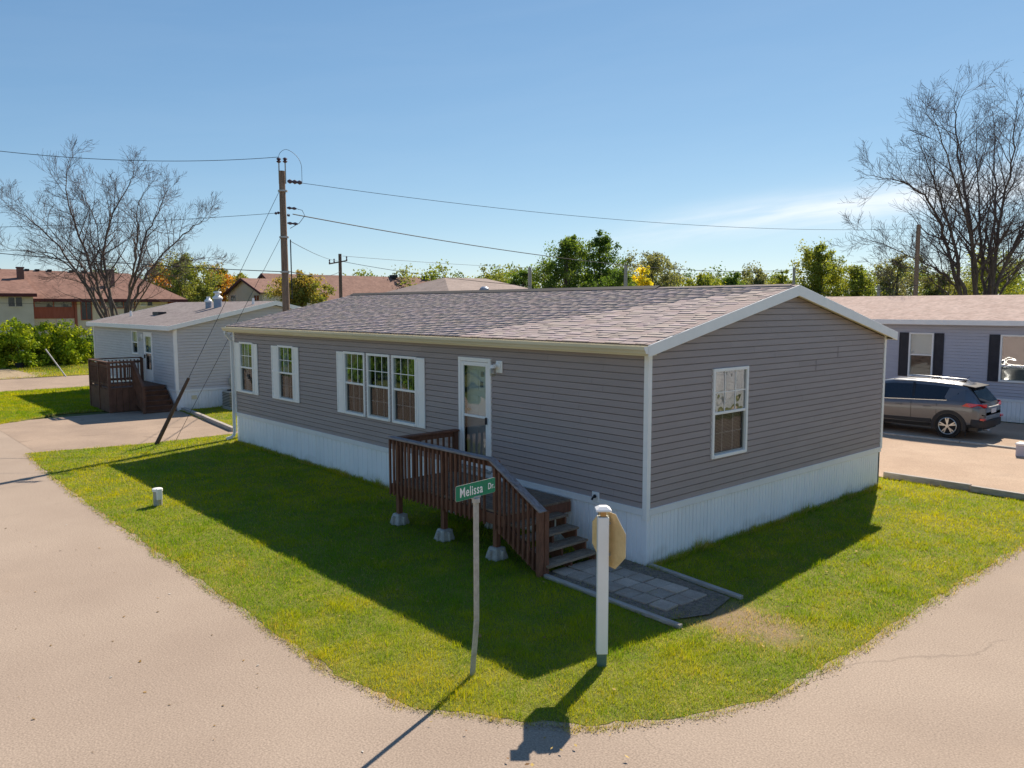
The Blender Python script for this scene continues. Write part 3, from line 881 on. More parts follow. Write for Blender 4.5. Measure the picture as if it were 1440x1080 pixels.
WF = Wall((-LN, 0), (1, 0), (0, -1))         # long front wall, x from the far end
WG = Wall((0, 0), (0, 1), (1, 0))            # gable end
WB = Wall((0, WD), (-1, 0), (0, 1))
WL = Wall((-LN, WD), (0, -1), (-1, 0))
def gable_lim(W_, ze, zp):
    def f(z):
        if z <= ze: return (0, W_)
        t = min(1, (z-ze)/(zp-ze)); return (W_/2*t, W_-W_/2*t)
    return f
def gable_backing(w, W_, z0, ze, zp, opens, name, m):
    mb = backing(w, W_, z0, ze, opens)
    mb.add([w.p(0, -0.03, ze), w.p(W_, -0.03, ze), w.p(W_/2, -0.03, zp)], [(0, 1, 2)])
    return mb.build(name, m)

def build_home(off):
    global ZP
    X = lambda x: x+LN
    wins = [(X(-14.76), X(-13.87), 1.52, 2.97), (X(-12.31), X(-11.43), 1.52, 2.96), (X(-8.88), X(-7.97), 1.49, 2.94), (X(-7.88), X(-6.96), 1.49, 2.94), (X(-6.87), X(-5.96), 1.49, 2.94)]
    door = (X(-4.56), X(-3.6), 0.93, 3.015)
    fo = wins+[door]
    backing(WF, LN, 0.1, ZE+0.05, fo).build('wall', 'interior')
    for mb in lap_courses(WF, LN, ZS, ZE, 0.1087, fo, split=3.66):
        mb.build('siding_plank', 'siding_taupe')
    go = [(1.64, 2.68, 1.46, 2.95)]
    lim = gable_lim(WD, 3.285, 4.18); ZP = 4.18
    gable_backing(WG, WD, 0.1, ZE, ZP, go, 'wall', 'interior')
    for mb in lap_courses(WG, WD, ZS, ZP-0.002, 0.1087, go, lim, split=3.66):
        mb.build('siding_plank', 'siding_taupe')
    # vertical seams in a few laps of the gable, a butt joint each
    for y, z in ((5.92, ZE-0.12), (5.05, ZE-0.34)):
        MB().box(0.0185, 0.0215, y, y+0.006, z-0.2, z).build('joint_strip', 'dark_line')
    for w, L in ((WB, LN), (WL, WD)):
        backing(w, L, 0.1, ZE+0.05, []).build('wall', 'interior')
        s = MB()
        for mb in lap_courses(w, L, ZS, ZE if w is WB else ZP, 0.1087, (), None if w is WB else lim):
            s.add(mb.v, mb.f)
        s.build('siding', 'siding_taupe', kind='stuff')
    gable_backing(WL, WD, ZE, ZE+0.001, ZP, [], 'wall', 'interior')
    # corner posts
    for (x, y, sx, sy) in ((0, 0, 1, -1), (0, WD, 1, 1), (-LN, 0, -1, -1), (-LN, WD, -1, 1)):
        mb = MB()
        zb = 0.72 if (x == 0 and y == 0) else ZS-0.03
        x0, x1 = sorted((x-sx*0.06, x+sx*0.028)); y0, y1 = sorted((y-sy*0.06, y+sy*0.028))
        mb.box(x0, x1, y0, y1, zb, ZE+0.04)
        mb.build('corner_post', 'white_paint', bevel=0.004)
    # skirting
    base = skirt_profile_mb(0.4, ZS-0.09, (0.2,)).build('skirt_panel', 'skirt_vinyl', xf=WF.xf())
    base2 = skirt_profile_mb(0.4, ZS-0.09, (0.1, 0.2, 0.3)).build('skirt_panel', 'skirt_vinyl', xf=Matrix.Identity(4) @ WG.xf())
    for i in range(1, 38):
        src = base if X(-4.9) > i*0.4 else None
        if src is None:
            continue
        inst(base, home, (i*0.4, 0, 0))
    nb = skirt_profile_mb(0.4, ZS-0.09, (0.1, 0.2, 0.3)).build('skirt_panel', 'skirt_vinyl', xf=WF.xf())
    k0 = int(X(-4.9)/0.4)+1
    nb.location = (k0*0.4, 0, 0)
    for i in range(k0+1, 38):
        inst(nb, home, (i*0.4, 0, 0))
    for i in range(1, 20):
        inst(base2, home, (0, i*0.4, 0))
    backing(WF, LN, 0.0, ZS, [], d=-0.02).build('skirt_backer', 'skirt_vinyl')
    backing(WG, WD, 0.0, ZS, [], d=-0.02).build('skirt_backer', 'skirt_vinyl')
    for w, L in ((WB, LN), (WL, WD)):
        mb = MB(); x = 0
        while x < L-0.01:
            p_ = skirt_profile_mb(min(0.4, L-x), ZS-0.09, (0.1, 0.2, 0.3) if L-x > 0.4 else ())
            mb.add([w.p(q[0]+x, q[1], q[2]) for q in p_.v], p_.f); x += 0.4
        mb.build('skirting', 'skirt_vinyl', kind='stuff')
    for w, L in ((WF, LN), (WG, WD), (WB, LN), (WL, WD)):
        MB().box(0.03, L-0.03, -0.015, 0.03, ZS-0.1, ZS+0.004).build('skirt_rail', 'white_vinyl', bevel=0.004, xf=w.xf())
        MB().box(0.03, L-0.03, -0.01, 0.035, ZS-0.012, ZS+0.012).build('skirt_cap', 'white_vinyl', bevel=0.003, xf=w.xf())
    # windows
    for i, (a, b, c, d) in enumerate(wins):
        window(None, WF, a, b, c, d, blind='vertical' if i > 1 else 'curtain')
    for a, b in ((X(-15.1), X(-14.77)), (X(-13.86), X(-13.57)), (X(-12.68), X(-12.32)), (X(-11.42), X(-11.14))):
        shutter(None, WF, a, b, 1.52, 2.94)
    shutter(None, WF, X(-9.2), X(-8.89), 1.49, 2.925); shutter(None, WF, X(-5.95), X(-5.67), 1.49, 2.925)
    window(None, WG, 1.64, 2.68, 1.46, 2.95, grid=(3, 2), glass_up='wavy_glass', blind='mini')
    # storm door
    Xf = WF.xf(); x0, x1, z0, z1 = door
    f = MB(); e = 0.075
    f.box(x0, x0+e, -0.06, 0.04, z0, z1).box(x1-e, x1, -0.06, 0.04, z0, z1).box(x0+e, x1-e, -0.06, 0.038, z1-e, z1)
    d = f.build('door_frame', 'white_paint', bevel=0.005, xf=Xf)
    MB().box(x0, x1, -0.06, 0.08, z0-0.05, z0).build('threshold', 'galvanised', d, bevel=0.004, xf=Xf)
    s = MB(); a, b, zl, zh = x0+e+0.004, x1-e-0.004, z0+0.012, z1-e-0.006; r_ = 0.075
    s.box(a, a+r_, 0.0, 0.032, zl, zh).box(b-r_, b, 0.0, 0.032, zl, zh).box(a+r_, b-r_, 0.0, 0.031, zh-r_, zh).box(a+r_, b-r_, 0.0, 0.031, zl, zl+0.24)
    zm = z0+0.98
    s.box(a+r_, b-r_, 0.004, 0.03, zm-0.022, zm+0.022)
    dr = s.build('storm_door', 'white_paint', bevel=0.004, xf=Xf)
    MB().box(a+r_, b-r_, 0.012, 0.016, zm+0.022, zh-r_).build('pane', 'window_glass', dr, xf=Xf)
    MB().box(a+r_, b-r_, 0.012, 0.016, zl+0.24, zm-0.022).build('pane', 'screen_glass', dr, xf=Xf)
    MB().box(b-r_*0.75, b-r_*0.3, 0.032, 0.075, z0+0.86, z0+0.99).build('handle', 'black_metal', dr, bevel=0.008, xf=Xf)
    inn = MB().box(x0+e, x1-e, -0.16, -0.115, z0, z1-e).build('inner_door', 'white_paint', bevel=0.004, xf=Xf)
    pn = MB()
    for px0, px1 in ((x0+0.17, x0+0.43), (x0+0.53, x0+0.79)):
        for pz0, pz1 in ((z0+0.15, z0+0.75), (z0+0.95, z0+1.35), (z0+1.45, z0+1.85)):
            pn.box(px0, px1, -0.115, -0.105, pz0, pz1)
    pn.build('door_panels', 'white_paint', inn, bevel=0.006, xf=Xf)
    MB().lathe((x0+0.2, -0.075, z0+1.08), [(0.012, -0.03), (0.012, 0), (0.03, 0.012), (0.03, 0.035), (0.015, 0.045)], 12, axis=1).build('knob', 'brass', inn, smooth=True, xf=Xf)
    MB().box(x0+0.51, x0+0.60, -0.104, -0.1, z0+1.72, z0+1.82).build('decal', 'decal_grey', inn, xf=Xf)
    MB().box(x0+0.49, x0+0.58, -0.104, -0.1, z0+1.52, z0+1.63).build('decal', 'decal_grey', inn, xf=Xf)
    # porch light and hose plate
    lx = X(-3.37)
    pl = MB().box(lx-0.085, lx+0.085, 0.012, 0.035, 2.77, 2.99).build('porch_light', 'white_paint', bevel=0.006, xf=Xf)
    MB().lathe((lx-0.02, 0.035, 2.9), [(0.07, 0.0), (0.07, 0.012), (0.03, 0.03), (0.028, 0.1)], 14, axis=1).build('socket', 'white_paint', pl, smooth=True, xf=Xf)
    MB().lathe((lx-0.05, 0.13, 2.71), [(0.035, 0.0), (0.055, 0.02), (0.058, 0.13), (0.04, 0.16)], 14).build('jar', 'porch_glass', pl, smooth=True, xf=Xf)
    MB().lathe((lx-0.05, 0.13, 2.86), [(0.06, 0.0), (0.06, 0.03), (0.035, 0.06)], 14).build('lamp_cap', 'white_paint', pl, smooth=True, xf=Xf)
    hx = X(-1.0)
    pl = MB().box(hx-0.075, hx+0.075, 0.02, 0.045, 0.84, 1.0).build('hose_plate', 'white_paint', bevel=0.005, xf=Xf)
    MB().tube([(hx, 0.045, 0.92), (hx, 0.1, 0.92), (hx, 0.125, 0.885)], 0.018, 8).build('tap', 'black_metal', pl, smooth=True, xf=Xf)
    MB().lathe((hx+0.02, 0.075, 0.94), [(0.03, 0.0), (0.03, 0.012)], 10, axis=1).build('tap_wheel', 'black_metal', pl, xf=Xf)
    # roof
    ye, zr, x_l, x_r = -0.18, 4.335, -LN-0.12, 0.15
    ze = 3.4; yr = WD/2; slope = (zr-ze)/(yr-ye)
    sec = [(ye, ze), (yr, zr), (2*yr-ye, ze), (2*yr-ye, ze-0.03), (yr, zr-0.03), (ye, ze-0.03)]
    roof = MB().prism([(x_l, y, z) for y, z in sec], (x_r-x_l, 0, 0)).build('roof', 'roof_felt')
    tilt = math.atan(slope)
    var = shingle_variants()
    meshes = []
    for wd, vs, c in var:
        me = bpy.data.meshes.new('shingle')
        me.from_pydata([tuple(q) for q in vs], [], [tuple(int(i) for i in f) for f in BOX_F])
        me.update()
        a = me.color_attributes.new('tint', 'FLOAT_COLOR', 'POINT')
        a.data.foreach_set('color', np.concatenate([np.tile(c, (8, 1)), np.ones((8, 1))], 1).astype(np.float32).ravel())
        me.materials.append(MATS['shingle'])
        meshes.append(me)
    r2 = random.Random(11)
    place = []
    sl = math.hypot(zr-ze, yr-ye)
    n = int(sl/0.143)
    for side in (0, 1):
        for k in range(n+1):
            sdist = k*0.143
            if sdist > sl-0.07: break
            x = x_l-0.01-r2.random()*0.1
            i = r2.randrange(14)
            while x < x_r+0.01:
                i = (i + r2.choice((1, 1, 3, 5, 2))) % 14
                wd = var[i][0]
                if x+wd > x_r+0.03:
                    break
                place.append((side, i, x, sdist)); x += wd+0.001
            # a closing piece to reach the rake
            if x_r+0.012-x > 0.05:
                place.append((side, 12, x_r+0.012-var[12][0], sdist+0.0005))
    ca, sa = math.cos(tilt), math.sin(tilt)
    def world(side, x, s_):
        y = ye-0.015+s_*ca; z = ze+0.006+s_*sa
        return (x, y, z) if side == 0 else (x, 2*yr-y, z)
    front = [p_ for p_ in place if p_[0] == 0]
    cx = CAM
    front.sort(key=lambda p_: math.dist(world(0, p_[2], p_[3]), cx))
    near = front[:300]
    rest = front[300:] + [p_ for p_ in place if p_[0] == 1]
    for side, i, x, s_ in near:
        o = bpy.data.objects.new('shingle', meshes[i]); COL.objects.link(o); o.parent = roof
        q = world(side, x, s_)
        o.location = tuple(off @ Vector(q)); o.rotation_euler = (tilt, 0, 0)
    V, T = [], []
    for side, i, x, s_ in rest:
        vs = var[i][1]
        y = vs[:, 1]*ca - vs[:, 2]*sa; z = vs[:, 1]*sa + vs[:, 2]*ca
        q = np.array(world(side, x, s_))
        V.append(np.stack([vs[:, 0]+q[0], (y if side == 0 else -y)+q[1], z+q[2]], 1)); T.append(np.tile(var[i][2], (8, 1)))
    nR = len(V)
    F = (BOX_F[None]+np.arange(nR)[:, None, None]*8).reshape(-1, 4)
    o = np_mesh('shingles', np.concatenate(V)+np.array(off.translation), F, 'shingle', np.concatenate(T), roof)
    o['kind'] = 'stuff'
    # ridge vent along the far part, ridge caps on the near part
    xv = -2.95
    MB().prism([(x_l, yr-0.16, zr-0.005), (x_l, yr, zr+0.062), (x_l, yr+0.16, zr-0.005), (x_l, yr, zr+0.0)], (xv-x_l, 0, 0)).build('ridge_vent', 'dark_line', roof)
    x = xv
    cap = MB().prism([(0, yr-0.13, zr-0.003), (0, yr, zr+0.03), (0, yr+0.13, zr-0.003), (0, yr, zr)], (0.2, 0, 0)).build('ridge_cap', 'roof_felt', roof)
    cap.location.x = xv
    k = 1
    while xv+0.2*(k+1) < x_r+0.02:
        inst(cap, roof, (xv+0.2*k, 0, 0.0015*(k % 2))); k += 1
    # rakes, fascia, soffits, gutter
    for xs, xo in ((x_r, 0.03), (x_l-0.03, 0.03)):
        for s_ in (0, 1):
            pts = [(ye-0.03, ze-slope*0.03+0.008), (yr, zr+0.008), (yr, zr-0.185), (ye-0.03, ze-slope*0.03-0.165)]
            if s_: pts = [(2*yr-y, z) for y, z in pts]
            MB().prism([(xs, y, z) for y, z in pts], (xo, 0, 0)).build('rake_board', 'white_paint', bevel=0.004)
    for s_ in (0, 1):
        for xs0, xs1 in ((0.019, x_r), (x_l, -LN-0.019)):
            pts = [(ye, ze-0.12), (yr, zr-0.135), (yr, zr-0.15), (ye, ze-0.135)]
            if s_: pts = [(2*yr-y, z) for y, z in pts]
            MB().prism([(xs0, y, z) for y, z in pts], (xs1-xs0, 0, 0)).build('rake_soffit', 'cream_metal')
    for s_ in (0, 1):
        g = lambda y: y if s_ == 0 else 2*yr-y
        ys = sorted((g(ye-0.012), g(ye+0.004)))
        MB().box(x_l, x_r, ys[0], ys[1], ze-0.16, ze-0.01).build('fascia', 'cream_metal')
        ys = sorted((g(ye+0.005), g(-0.0)))
        MB().box(x_l, x_r, ys[0], ys[1], ze-0.155, ze-0.14).build('soffit', 'cream_metal')
    # K-style gutter
    prof = [(0, 0), (-0.07, 0.0), (-0.085, 0.03), (-0.11, 0.06), (-0.115, 0.105), (-0.108, 0.105), (-0.1, 0.064), (-0.075, 0.034), (-0.064, 0.008), (0, 0.008)]
    yg, zg = ye-0.013, ze-0.125
    MB().prism([(x_l-0.03, yg+a, zg+b) for a, b in prof], (x_r+0.04-x_l, 0, 0)).build('gutter', 'cream_metal')
    for xe in (x_l-0.034, x_r+0.011):
        MB().prism([(xe, yg+a, zg+b) for a, b in prof[:5]] + [(xe, yg, zg+0.105)], (0.004, 0, 0)).build('gutter_end', 'white_paint')
    xd = -LN-0.0
    yd = -0.075
    ds = MB()
    path = [(xd-0.04, yg-0.05, zg+0.0), (xd-0.04, yg-0.05, zg-0.08), (xd-0.02, yd, zg-0.28), (xd-0.02, yd, 0.28), (xd-0.03, yd-0.05, 0.17), (xd-0.1, yd-0.22, 0.12)]
    for a, b in zip(path, path[1:]):
        ds.bar(a, b, 0.06, 0.08, upv=(0, 1, 0.01) if abs(a[2]-b[2]) > 0.1 else (0, 0, 1))
    ds.build('downspout', 'white_vinyl', bevel=0.006)
    MB().box(-LN, 0, 0.02, WD-0.02, 0.86, 0.88).build('floor', 'interior')
under(home, build_home)
# ---------------------------------------------------------------- front deck and stairs
deck = empty('front_deck', (-3.0, -0.8, 0), 'dark red-brown wooden deck with railing and weathered stairs at the storm door', 'deck')
def build_deck(off):
    x0, x1, yf, yb, zd = -4.68, -1.53, -1.5, -0.05, 0.79
    # deck boards run along the wall
    nb = 10; bw = (yb-yf-0.02)/nb
    b0 = MB().box(x0, x1, yf+0.02, yf+0.02+bw-0.008, zd-0.035, zd).build('deck_board', 'weathered_deck', bevel=0.004)
    for i in range(1, nb): inst(b0, deck, (0, i*bw, random.uniform(-0.002, 0.002)))
    MB().box(x0, x1, yf-0.02, yf+0.018, 0.58, zd-0.037).build('rim_joist', 'deck_stain', bevel=0.003)
    MB().box(x0+0.002, x0+0.04, yf+0.02, yb, 0.58, zd-0.037).build('rim_joist', 'deck_stain', bevel=0.003)
    MB().box(x1-0.04, x1-0.002, yf+0.02, yb, 0.58, zd-0.037).build('rim_joist', 'deck_stain', bevel=0.003)
    MB().box(x0+0.04, x1-0.04, yb-0.04, yb-0.002, 0.58, zd-0.037).build('ledger', 'deck_stain')
    for i in range(1, 7):
        x = x0+(x1-x0)*i/7
        MB().box(x-0.019, x+0.019, yf+0.02, yb-0.042, 0.6, zd-0.037).build('joist', 'deck_stain')
    # posts with rail height, on footing blocks
    zr = 1.575
    for x, y, zt in ((-4.56, -1.42, zr), (-3.2, -1.42, zr), (-1.83, -1.42, zr), (-4.56, -0.12, zr), (-1.75, -0.3, 0.575), (-3.2, -0.3, 0.575)):
        MB().box(x-0.045, x+0.045, y-0.045, y+0.045, 0.12, zt).build('post', 'deck_stain', bevel=0.005)
        f = MB(); s0, s1 = 0.145, 0.095
        f.add([(x-s0, y-s0, 0), (x+s0, y-s0, 0), (x+s0, y+s0, 0), (x-s0, y+s0, 0), (x-s1, y-s1, 0.2), (x+s1, y-s1, 0.2), (x+s1, y+s1, 0.2), (x-s1, y+s1, 0.2)],
              [(0,3,2,1), (4,5,6,7), (0,1,5,4), (1,2,6,5), (2,3,7,6), (3,0,4,7)])
        ft = f.build('footing_block', 'concrete', bevel=0.02)
        for dx, dy in ((0.12, 0.0), (-0.12, 0.0), (0.0, 0.12), (0.0, -0.12)):   # notched ribs of a precast pier
            g = MB()
            ax, ay = (0.05, 0.028) if dx else (0.028, 0.05)
            g.box(x+dx-ax, x+dx+ax, y+dy-ay, y+dy+ay, 0, 0.165)
            g.build('rib', 'concrete', ft, bevel=0.012)
    # railing: flat cap, top rail, balusters nailed outside the rim
    MB().box(-4.72, -1.84, -1.56, -1.42, zr+0.002, zr+0.038).build('rail_cap', 'rail_cap', bevel=0.005)
    MB().box(-4.7, -1.84, -1.5, -1.465, zr-0.095, zr).build('top_rail', 'deck_stain', bevel=0.003)
    MB().box(-4.64, -4.5, -1.418, -0.06, zr+0.002, zr+0.038).build('rail_cap', 'deck_stain', bevel=0.005)
    MB().box(-4.6, -4.565, -1.37, -0.17, zr-0.095, zr).build('top_rail', 'deck_stain', bevel=0.003)
    bal = MB().box(-0.018, 0.018, -1.558, -1.522, 0.555, zr-0.012).build('baluster', 'deck_stain', bevel=0.003)
    xs = np.arange(-4.66, -1.88, 0.1215)
    bal.location.x = bal.location.x + xs[0]
    for k, x in enumerate(xs[1:]):
        o = inst(bal, deck, (x, 0, 0)); o.rotation_euler = (0, 0, 0)
    b2 = MB().box(-4.642, -4.606, -0.018, 0.018, 0.6, zr-0.012).build('baluster', 'deck_stain', bevel=0.003)
    ys = np.arange(-1.3, -0.2, 0.135); b2.location.y = ys[0]
    for y in ys[1:]: inst(b2, deck, (0, y, 0))
    # stairs
    fronts = [(-1.29, 0.635), (-1.05, 0.48), (-0.85, 0.325), (-0.64, 0.17)]
    for k, (xf_, z) in enumerate(fronts):
        for j in range(2):
            a = xf_-0.275+j*0.14
            MB().box(a, a+0.134, -1.44, -0.36, z-0.036, z).build('tread', 'weathered_tread', bevel=0.005)
    def stringer(y0, y1, nm='stringer'):
        pts = [(-1.52, 0.6), (-1.52, 0.36), (-0.92, 0.0), (-0.68, 0.0), (-0.68, 0.13), (-0.88, 0.13), (-0.88, 0.285), (-1.08, 0.285), (-1.08, 0.44), (-1.32, 0.44), (-1.32, 0.596), (-1.5, 0.596)]
        MB().prism([(x, y0, z) for x, z in pts], (0, y1-y0, 0)).build(nm, 'deck_stain')
    stringer(-1.43, -1.395); stringer(-0.93, -0.895); stringer(-0.41, -0.375)
    # outer skirt board of the stair, newels and sloping rail
    MB().prism([(x, -1.49, z) for x, z in ((-1.83, 0.76), (-1.83, 0.52), (-0.84, 0.02), (-0.7, 0.02), (-0.7, 0.22))], (0, 0.035, 0)).build('stair_skirt', 'deck_stain', bevel=0.003)
    for x in (-0.735,):
        MB().box(x-0.045, x+0.045, -1.47, -1.38, 0.0, 0.985).build('newel_post', 'deck_stain', bevel=0.005)
    MB().box(-0.79, -0.70, -1.56, -1.474, 0.0, 0.985).build('newel_post', 'deck_stain', bevel=0.005)
    a, b = np.array((-1.86, -1.49, zr+0.02)), np.array((-1.27, -1.49, zr+0.02-0.59*0.53))
    c = np.array((-0.7, -1.49, zr+0.02-1.16*0.53))
    MB().bar(a, b, 0.14, 0.036).build('rail_cap', 'rail_cap', bevel=0.005)
    MB().bar(b+np.array((0.004, 0, -0.006)), c, 0.14, 0.036).build('rail_cap', 'rail_cap', bevel=0.005)
    MB().bar(a+np.array((0.03, 0, -0.075)), c+np.array((-0.06, 0, -0.06)), 0.035, 0.09).build('top_rail', 'deck_stain', bevel=0.003)
    for k in range(9):
        x = -1.74+k*0.108
        zt = zr-0.03-(x+1.86)*0.53; zb = max(0.05, 0.56-(x+1.83)*0.5)
        MB().box(x-0.018, x+0.018, -1.545, -1.51, zb, zt).build('baluster', 'deck_stain', bevel=0.003)
under(deck, build_deck)

# ---------------------------------------------------------------- paving slabs with timber edging
path = empty('paved_path', (0.3, -0.8, 0), 'short path of square grey paving slabs at the foot of the stairs', 'path')
def build_path(off):
    r_ = random.Random(4)
    s = 0.302
    base = MB().box(-s/2+0.012, s/2-0.012, -s/2+0.012, s/2-0.012, 0.0, 0.038)
    first = None
    for i in range(7):
        for j in range(3):
            if i == 6 and j == 2 and False: continue
            q = Vector((-0.6+i*s+j*0.012, -1.12+j*s+0.0*i, 0.012+r_.uniform(-0.006, 0.008)))
            q = off @ q
            if first is None:
                first = _build(base, 'paver', 'paver_grey', path, bevel=0.006)
                o = first
            else: o = inst(first, path)
            o.location = q + Vector((r_.uniform(-0.01, 0.01), r_.uniform(-0.01, 0.01), 0))
            o.rotation_euler = (r_.uniform(-0.015, 0.015), r_.uniform(-0.015, 0.015), r_.uniform(-0.035, 0.035))
under(path, build_path)
def timber(a, b, label, w=0.075, h=0.055, m='timber_grey', group=None):
    a, b = np.array(a, float), np.array(b, float)
    o = _build(MB().bar(a-a, b-a, w, h), 'edging_timber', m, bevel=0.008)
    o.location = (a[0], a[1], h/2+0.005)
    return tag(o, label, 'edging timber', group)
timber((-0.68, -1.475, 0), (1.78, -1.53, 0), 'weathered grey edging timber between stop sign post and paving slabs')
timber((0.03, 0.055, 0), (1.74, -0.11, 0), 'weathered grey edging timber running from the home corner beside paving slabs')
timber((-0.32, 9.12, 0), (1.5, 9.16, 0), 'weathered edging timber at the driveway end of the lawn, next to the home', 0.12, 0.14)
timber((1.53, 9.1, 0), (3.5, 9.06, 0), 'weathered edging timber at the driveway end of the lawn, next to the road', 0.12, 0.13)
timber((-23.6, 1.38, 0), (-20.5, 1.09, 0), 'edging timber beside the driveway, touching the light grey home', 0.14, 0.12)
timber((-20.46, 1.07, 0), (-17.2, 0.72, 0), 'edging timber beside the driveway, nearer the downspout', 0.14, 0.12)
timber((-3.4, 15.5, 0), (-0.9, 15.53, 0), 'low concrete edging strip under the parked car', 0.12, 0.05, 'concrete')
timber((-0.87, 15.53, 0), (1.2, 15.5, 0), 'low concrete edging strip behind the parked car', 0.12, 0.05, 'concrete')

# ---------------------------------------------------------------- street name sign
def text_mesh(name, txt, size, m, parent, xf, bold=0.0, sx=1.0, depth=0.002):
    cu = bpy.data.curves.new(name, 'FONT'); cu.body = txt; cu.size = size; cu.offset = bold; cu.extrude = depth; cu.space_character = 1.1; cu.align_x = 'LEFT'
    o = bpy.data.objects.new('tmp', cu); COL.objects.link(o)
    bpy.context.view_layer.update()
    me = bpy.data.meshes.new_from_object(o.evaluated_get(bpy.context.evaluated_depsgraph_get()))
    bpy.data.objects.remove(o)
    me.transform(Matrix.Diagonal((sx, 1, 1, 1)))
    me.transform(xf)
    me.materials.clear(); me.materials.append(MATS[m])
    ob = bpy.data.objects.new(name, me); COL.objects.link(ob); ob.parent = parent
    return ob
B = np.array([1.02, -4.22, 0.0])
st = empty('street_name_sign', B, 'green Melissa Dr. street name sign on a bent grey pole', 'street sign')
pb = MB()
pts = [(0, 0, -0.1), (0.0, 0.0, 0.0), (0.028, 0.03, 0.5), (0.036, 0.034, 0.62), (0.03, 0.04, 1.3), (0.03, 0.04, 1.95)]
for a, b in zip(pts, pts[1:]): pb.bar(a, b, 0.055, 0.03, upv=(0.99, -0.13, 0))
pb.build('pole', 'galvanised', st, bevel=0.003)
MB().box(0.0, 0.062, 0.005, 0.075, 1.9, 1.955).build('bracket', 'galvanised', st, bevel=0.006)
MB().box(0.022, 0.038, -0.02, 0.1, 1.95, 1.975).build('bracket', 'galvanised', st, bevel=0.003)
h = R(7.8)
dv = Vector((-math.sin(h), math.cos(h), 0)); nv = Vector((dv.y, -dv.x, 0))
SX = Matrix(((dv.x, 0, nv.x, 0.03), (dv.y, 0, nv.y, 0.04), (0, 1, 0, 2.045), (0, 0, 0, 1)))   # x along, y up, z outward
def rrect(w, h_, r_, z0, z1):
    p_ = []
    for cx, cy, a0 in ((w-r_, h_-r_, 0), (-w+r_, h_-r_, 90), (-w+r_, -h_+r_, 180), (w-r_, -h_+r_, 270)):
        for k in range(4):
            a = R(a0+k*30); p_.append((cx+r_*math.cos(a), cy+r_*math.sin(a), z0))
    return MB().prism(p_, (0, 0, z1-z0))
rrect(0.305, 0.082, 0.018, -0.002, 0.002).build('sign_edge', 'galvanised', st, xf=SX)
rrect(0.302, 0.079, 0.016, -0.0035, 0.0035).build('sign_panel', 'sign_green', st, xf=SX)
text_mesh('lettering', 'Melissa', 0.142, 'white_paint', st, SX @ Matrix.Translation((-0.25, -0.045, 0.0045)), bold=0.0016, sx=0.78)
text_mesh('lettering', 'Dr.', 0.092, 'white_paint', st, SX @ Matrix.Translation((0.185, -0.03, 0.0045)), bold=0.0012, sx=0.78)

# ---------------------------------------------------------------- stop sign seen from behind, on a white sleeved post
ss = empty('stop_sign', (1.79, -3.0, 0), 'stop sign seen from behind on a white square post with cap', 'stop sign', rz=R(49))
MB().box(-0.05, 0.05, -0.05, 0.05, -0.05, 0.17).build('post_base', mat('green_post', (0.1, 0.16, 0.12), (0.16, 0.22, 0.17), scale=12, rough=0.8), ss, bevel=0.006)
MB().box(-0.06, 0.06, -0.06, 0.06, 0.15, 1.69).build('post_sleeve', 'white_paint', ss, bevel=0.006)
MB().box(-0.052, 0.052, -0.052, 0.052, 1.69, 1.755).build('cap_collar', 'porch_glass', ss, bevel=0.004)
MB().box(-0.03, 0.03, -0.03, 0.03, 1.692, 1.752).build('lamp_core', 'brass', ss)
cp = MB()
r0 = 0.085
cp.add([(-r0, -r0, 1.757), (r0, -r0, 1.757), (r0, r0, 1.757), (-r0, r0, 1.757), (-r0, -r0, 1.775), (r0, -r0, 1.775), (r0, r0, 1.775), (-r0, r0, 1.775),
        (-0.04, -0.04, 1.808), (0.04, -0.04, 1.808), (0.04, 0.04, 1.808), (-0.04, 0.04, 1.808)],
       [(0,3,2,1), (0,1,5,4), (1,2,6,5), (2,3,7,6), (3,0,4,7), (4,5,9,8), (5,6,10,9), (6,7,11,10), (7,4,8,11), (8,9,10,11)])
cp.build('post_cap', 'white_paint', ss, bevel=0.004)
def octa(r_, y0, y1, cz):
    k = r_/math.cos(math.pi/8)
    return MB().prism([(k*math.cos(math.pi/8+i*math.pi/4), y0, cz+k*math.sin(math.pi/8+i*math.pi/4)) for i in range(8)], (0, y1-y0, 0))
OX = Matrix.Rotation(R(-49-12), 4, 'Z')
octa(0.305, 0.098, 0.101, 1.415).build('sign_back', 'sign_back', ss, xf=OX @ Matrix.Translation((-0.03, 0, 0)))
octa(0.305, 0.1015, 0.1035, 1.415).build('sign_rim', 'white_paint', ss, xf=OX @ Matrix.Translation((-0.03, 0, 0)))
octa(0.285, 0.103, 0.105, 1.415).build('sign_face', 'sign_red', ss, xf=OX @ Matrix.Translation((-0.03, 0, 0)))
for z in (1.25, 1.6):
    MB().box(-0.012, 0.012, 0.06, 0.099, z-0.012, z+0.012).build('bolt', 'galvanised', ss, xf=OX)

# ---------------------------------------------------------------- small yard fixtures
c = empty('utility_riser', (-8.93, -4.27, 0), 'short white and galvanised utility riser standing on the lawn by the road', 'utility riser')
MB().lathe((0, 0, 0), [(0.085, -0.02), (0.085, 0.3), (0.085, 0.31)], 18).build('pipe', 'galvanised', c, smooth=True)
MB().lathe((0, 0, 0.3), [(0.1, 0), (0.1, 0.045), (0.085, 0.055)], 18).build('lid', 'white_paint', c, smooth=True)
MB().box(0.07, 0.14, -0.05, 0.05, 0.14, 0.36).build('latch_box', 'white_paint', c, bevel=0.008)
b = empty('utility_box', (1.15, 14.5, 0), 'small grey box with white lid behind the parked car', 'utility box')
MB().box(-0.3, 0.5, -0.12, 0.22, 0, 0.3).build('body', 'siding_blue', b, bevel=0.01)
MB().box(-0.32, 0.52, -0.14, 0.24, 0.3, 0.35).build('lid', 'white_paint', b, bevel=0.012)

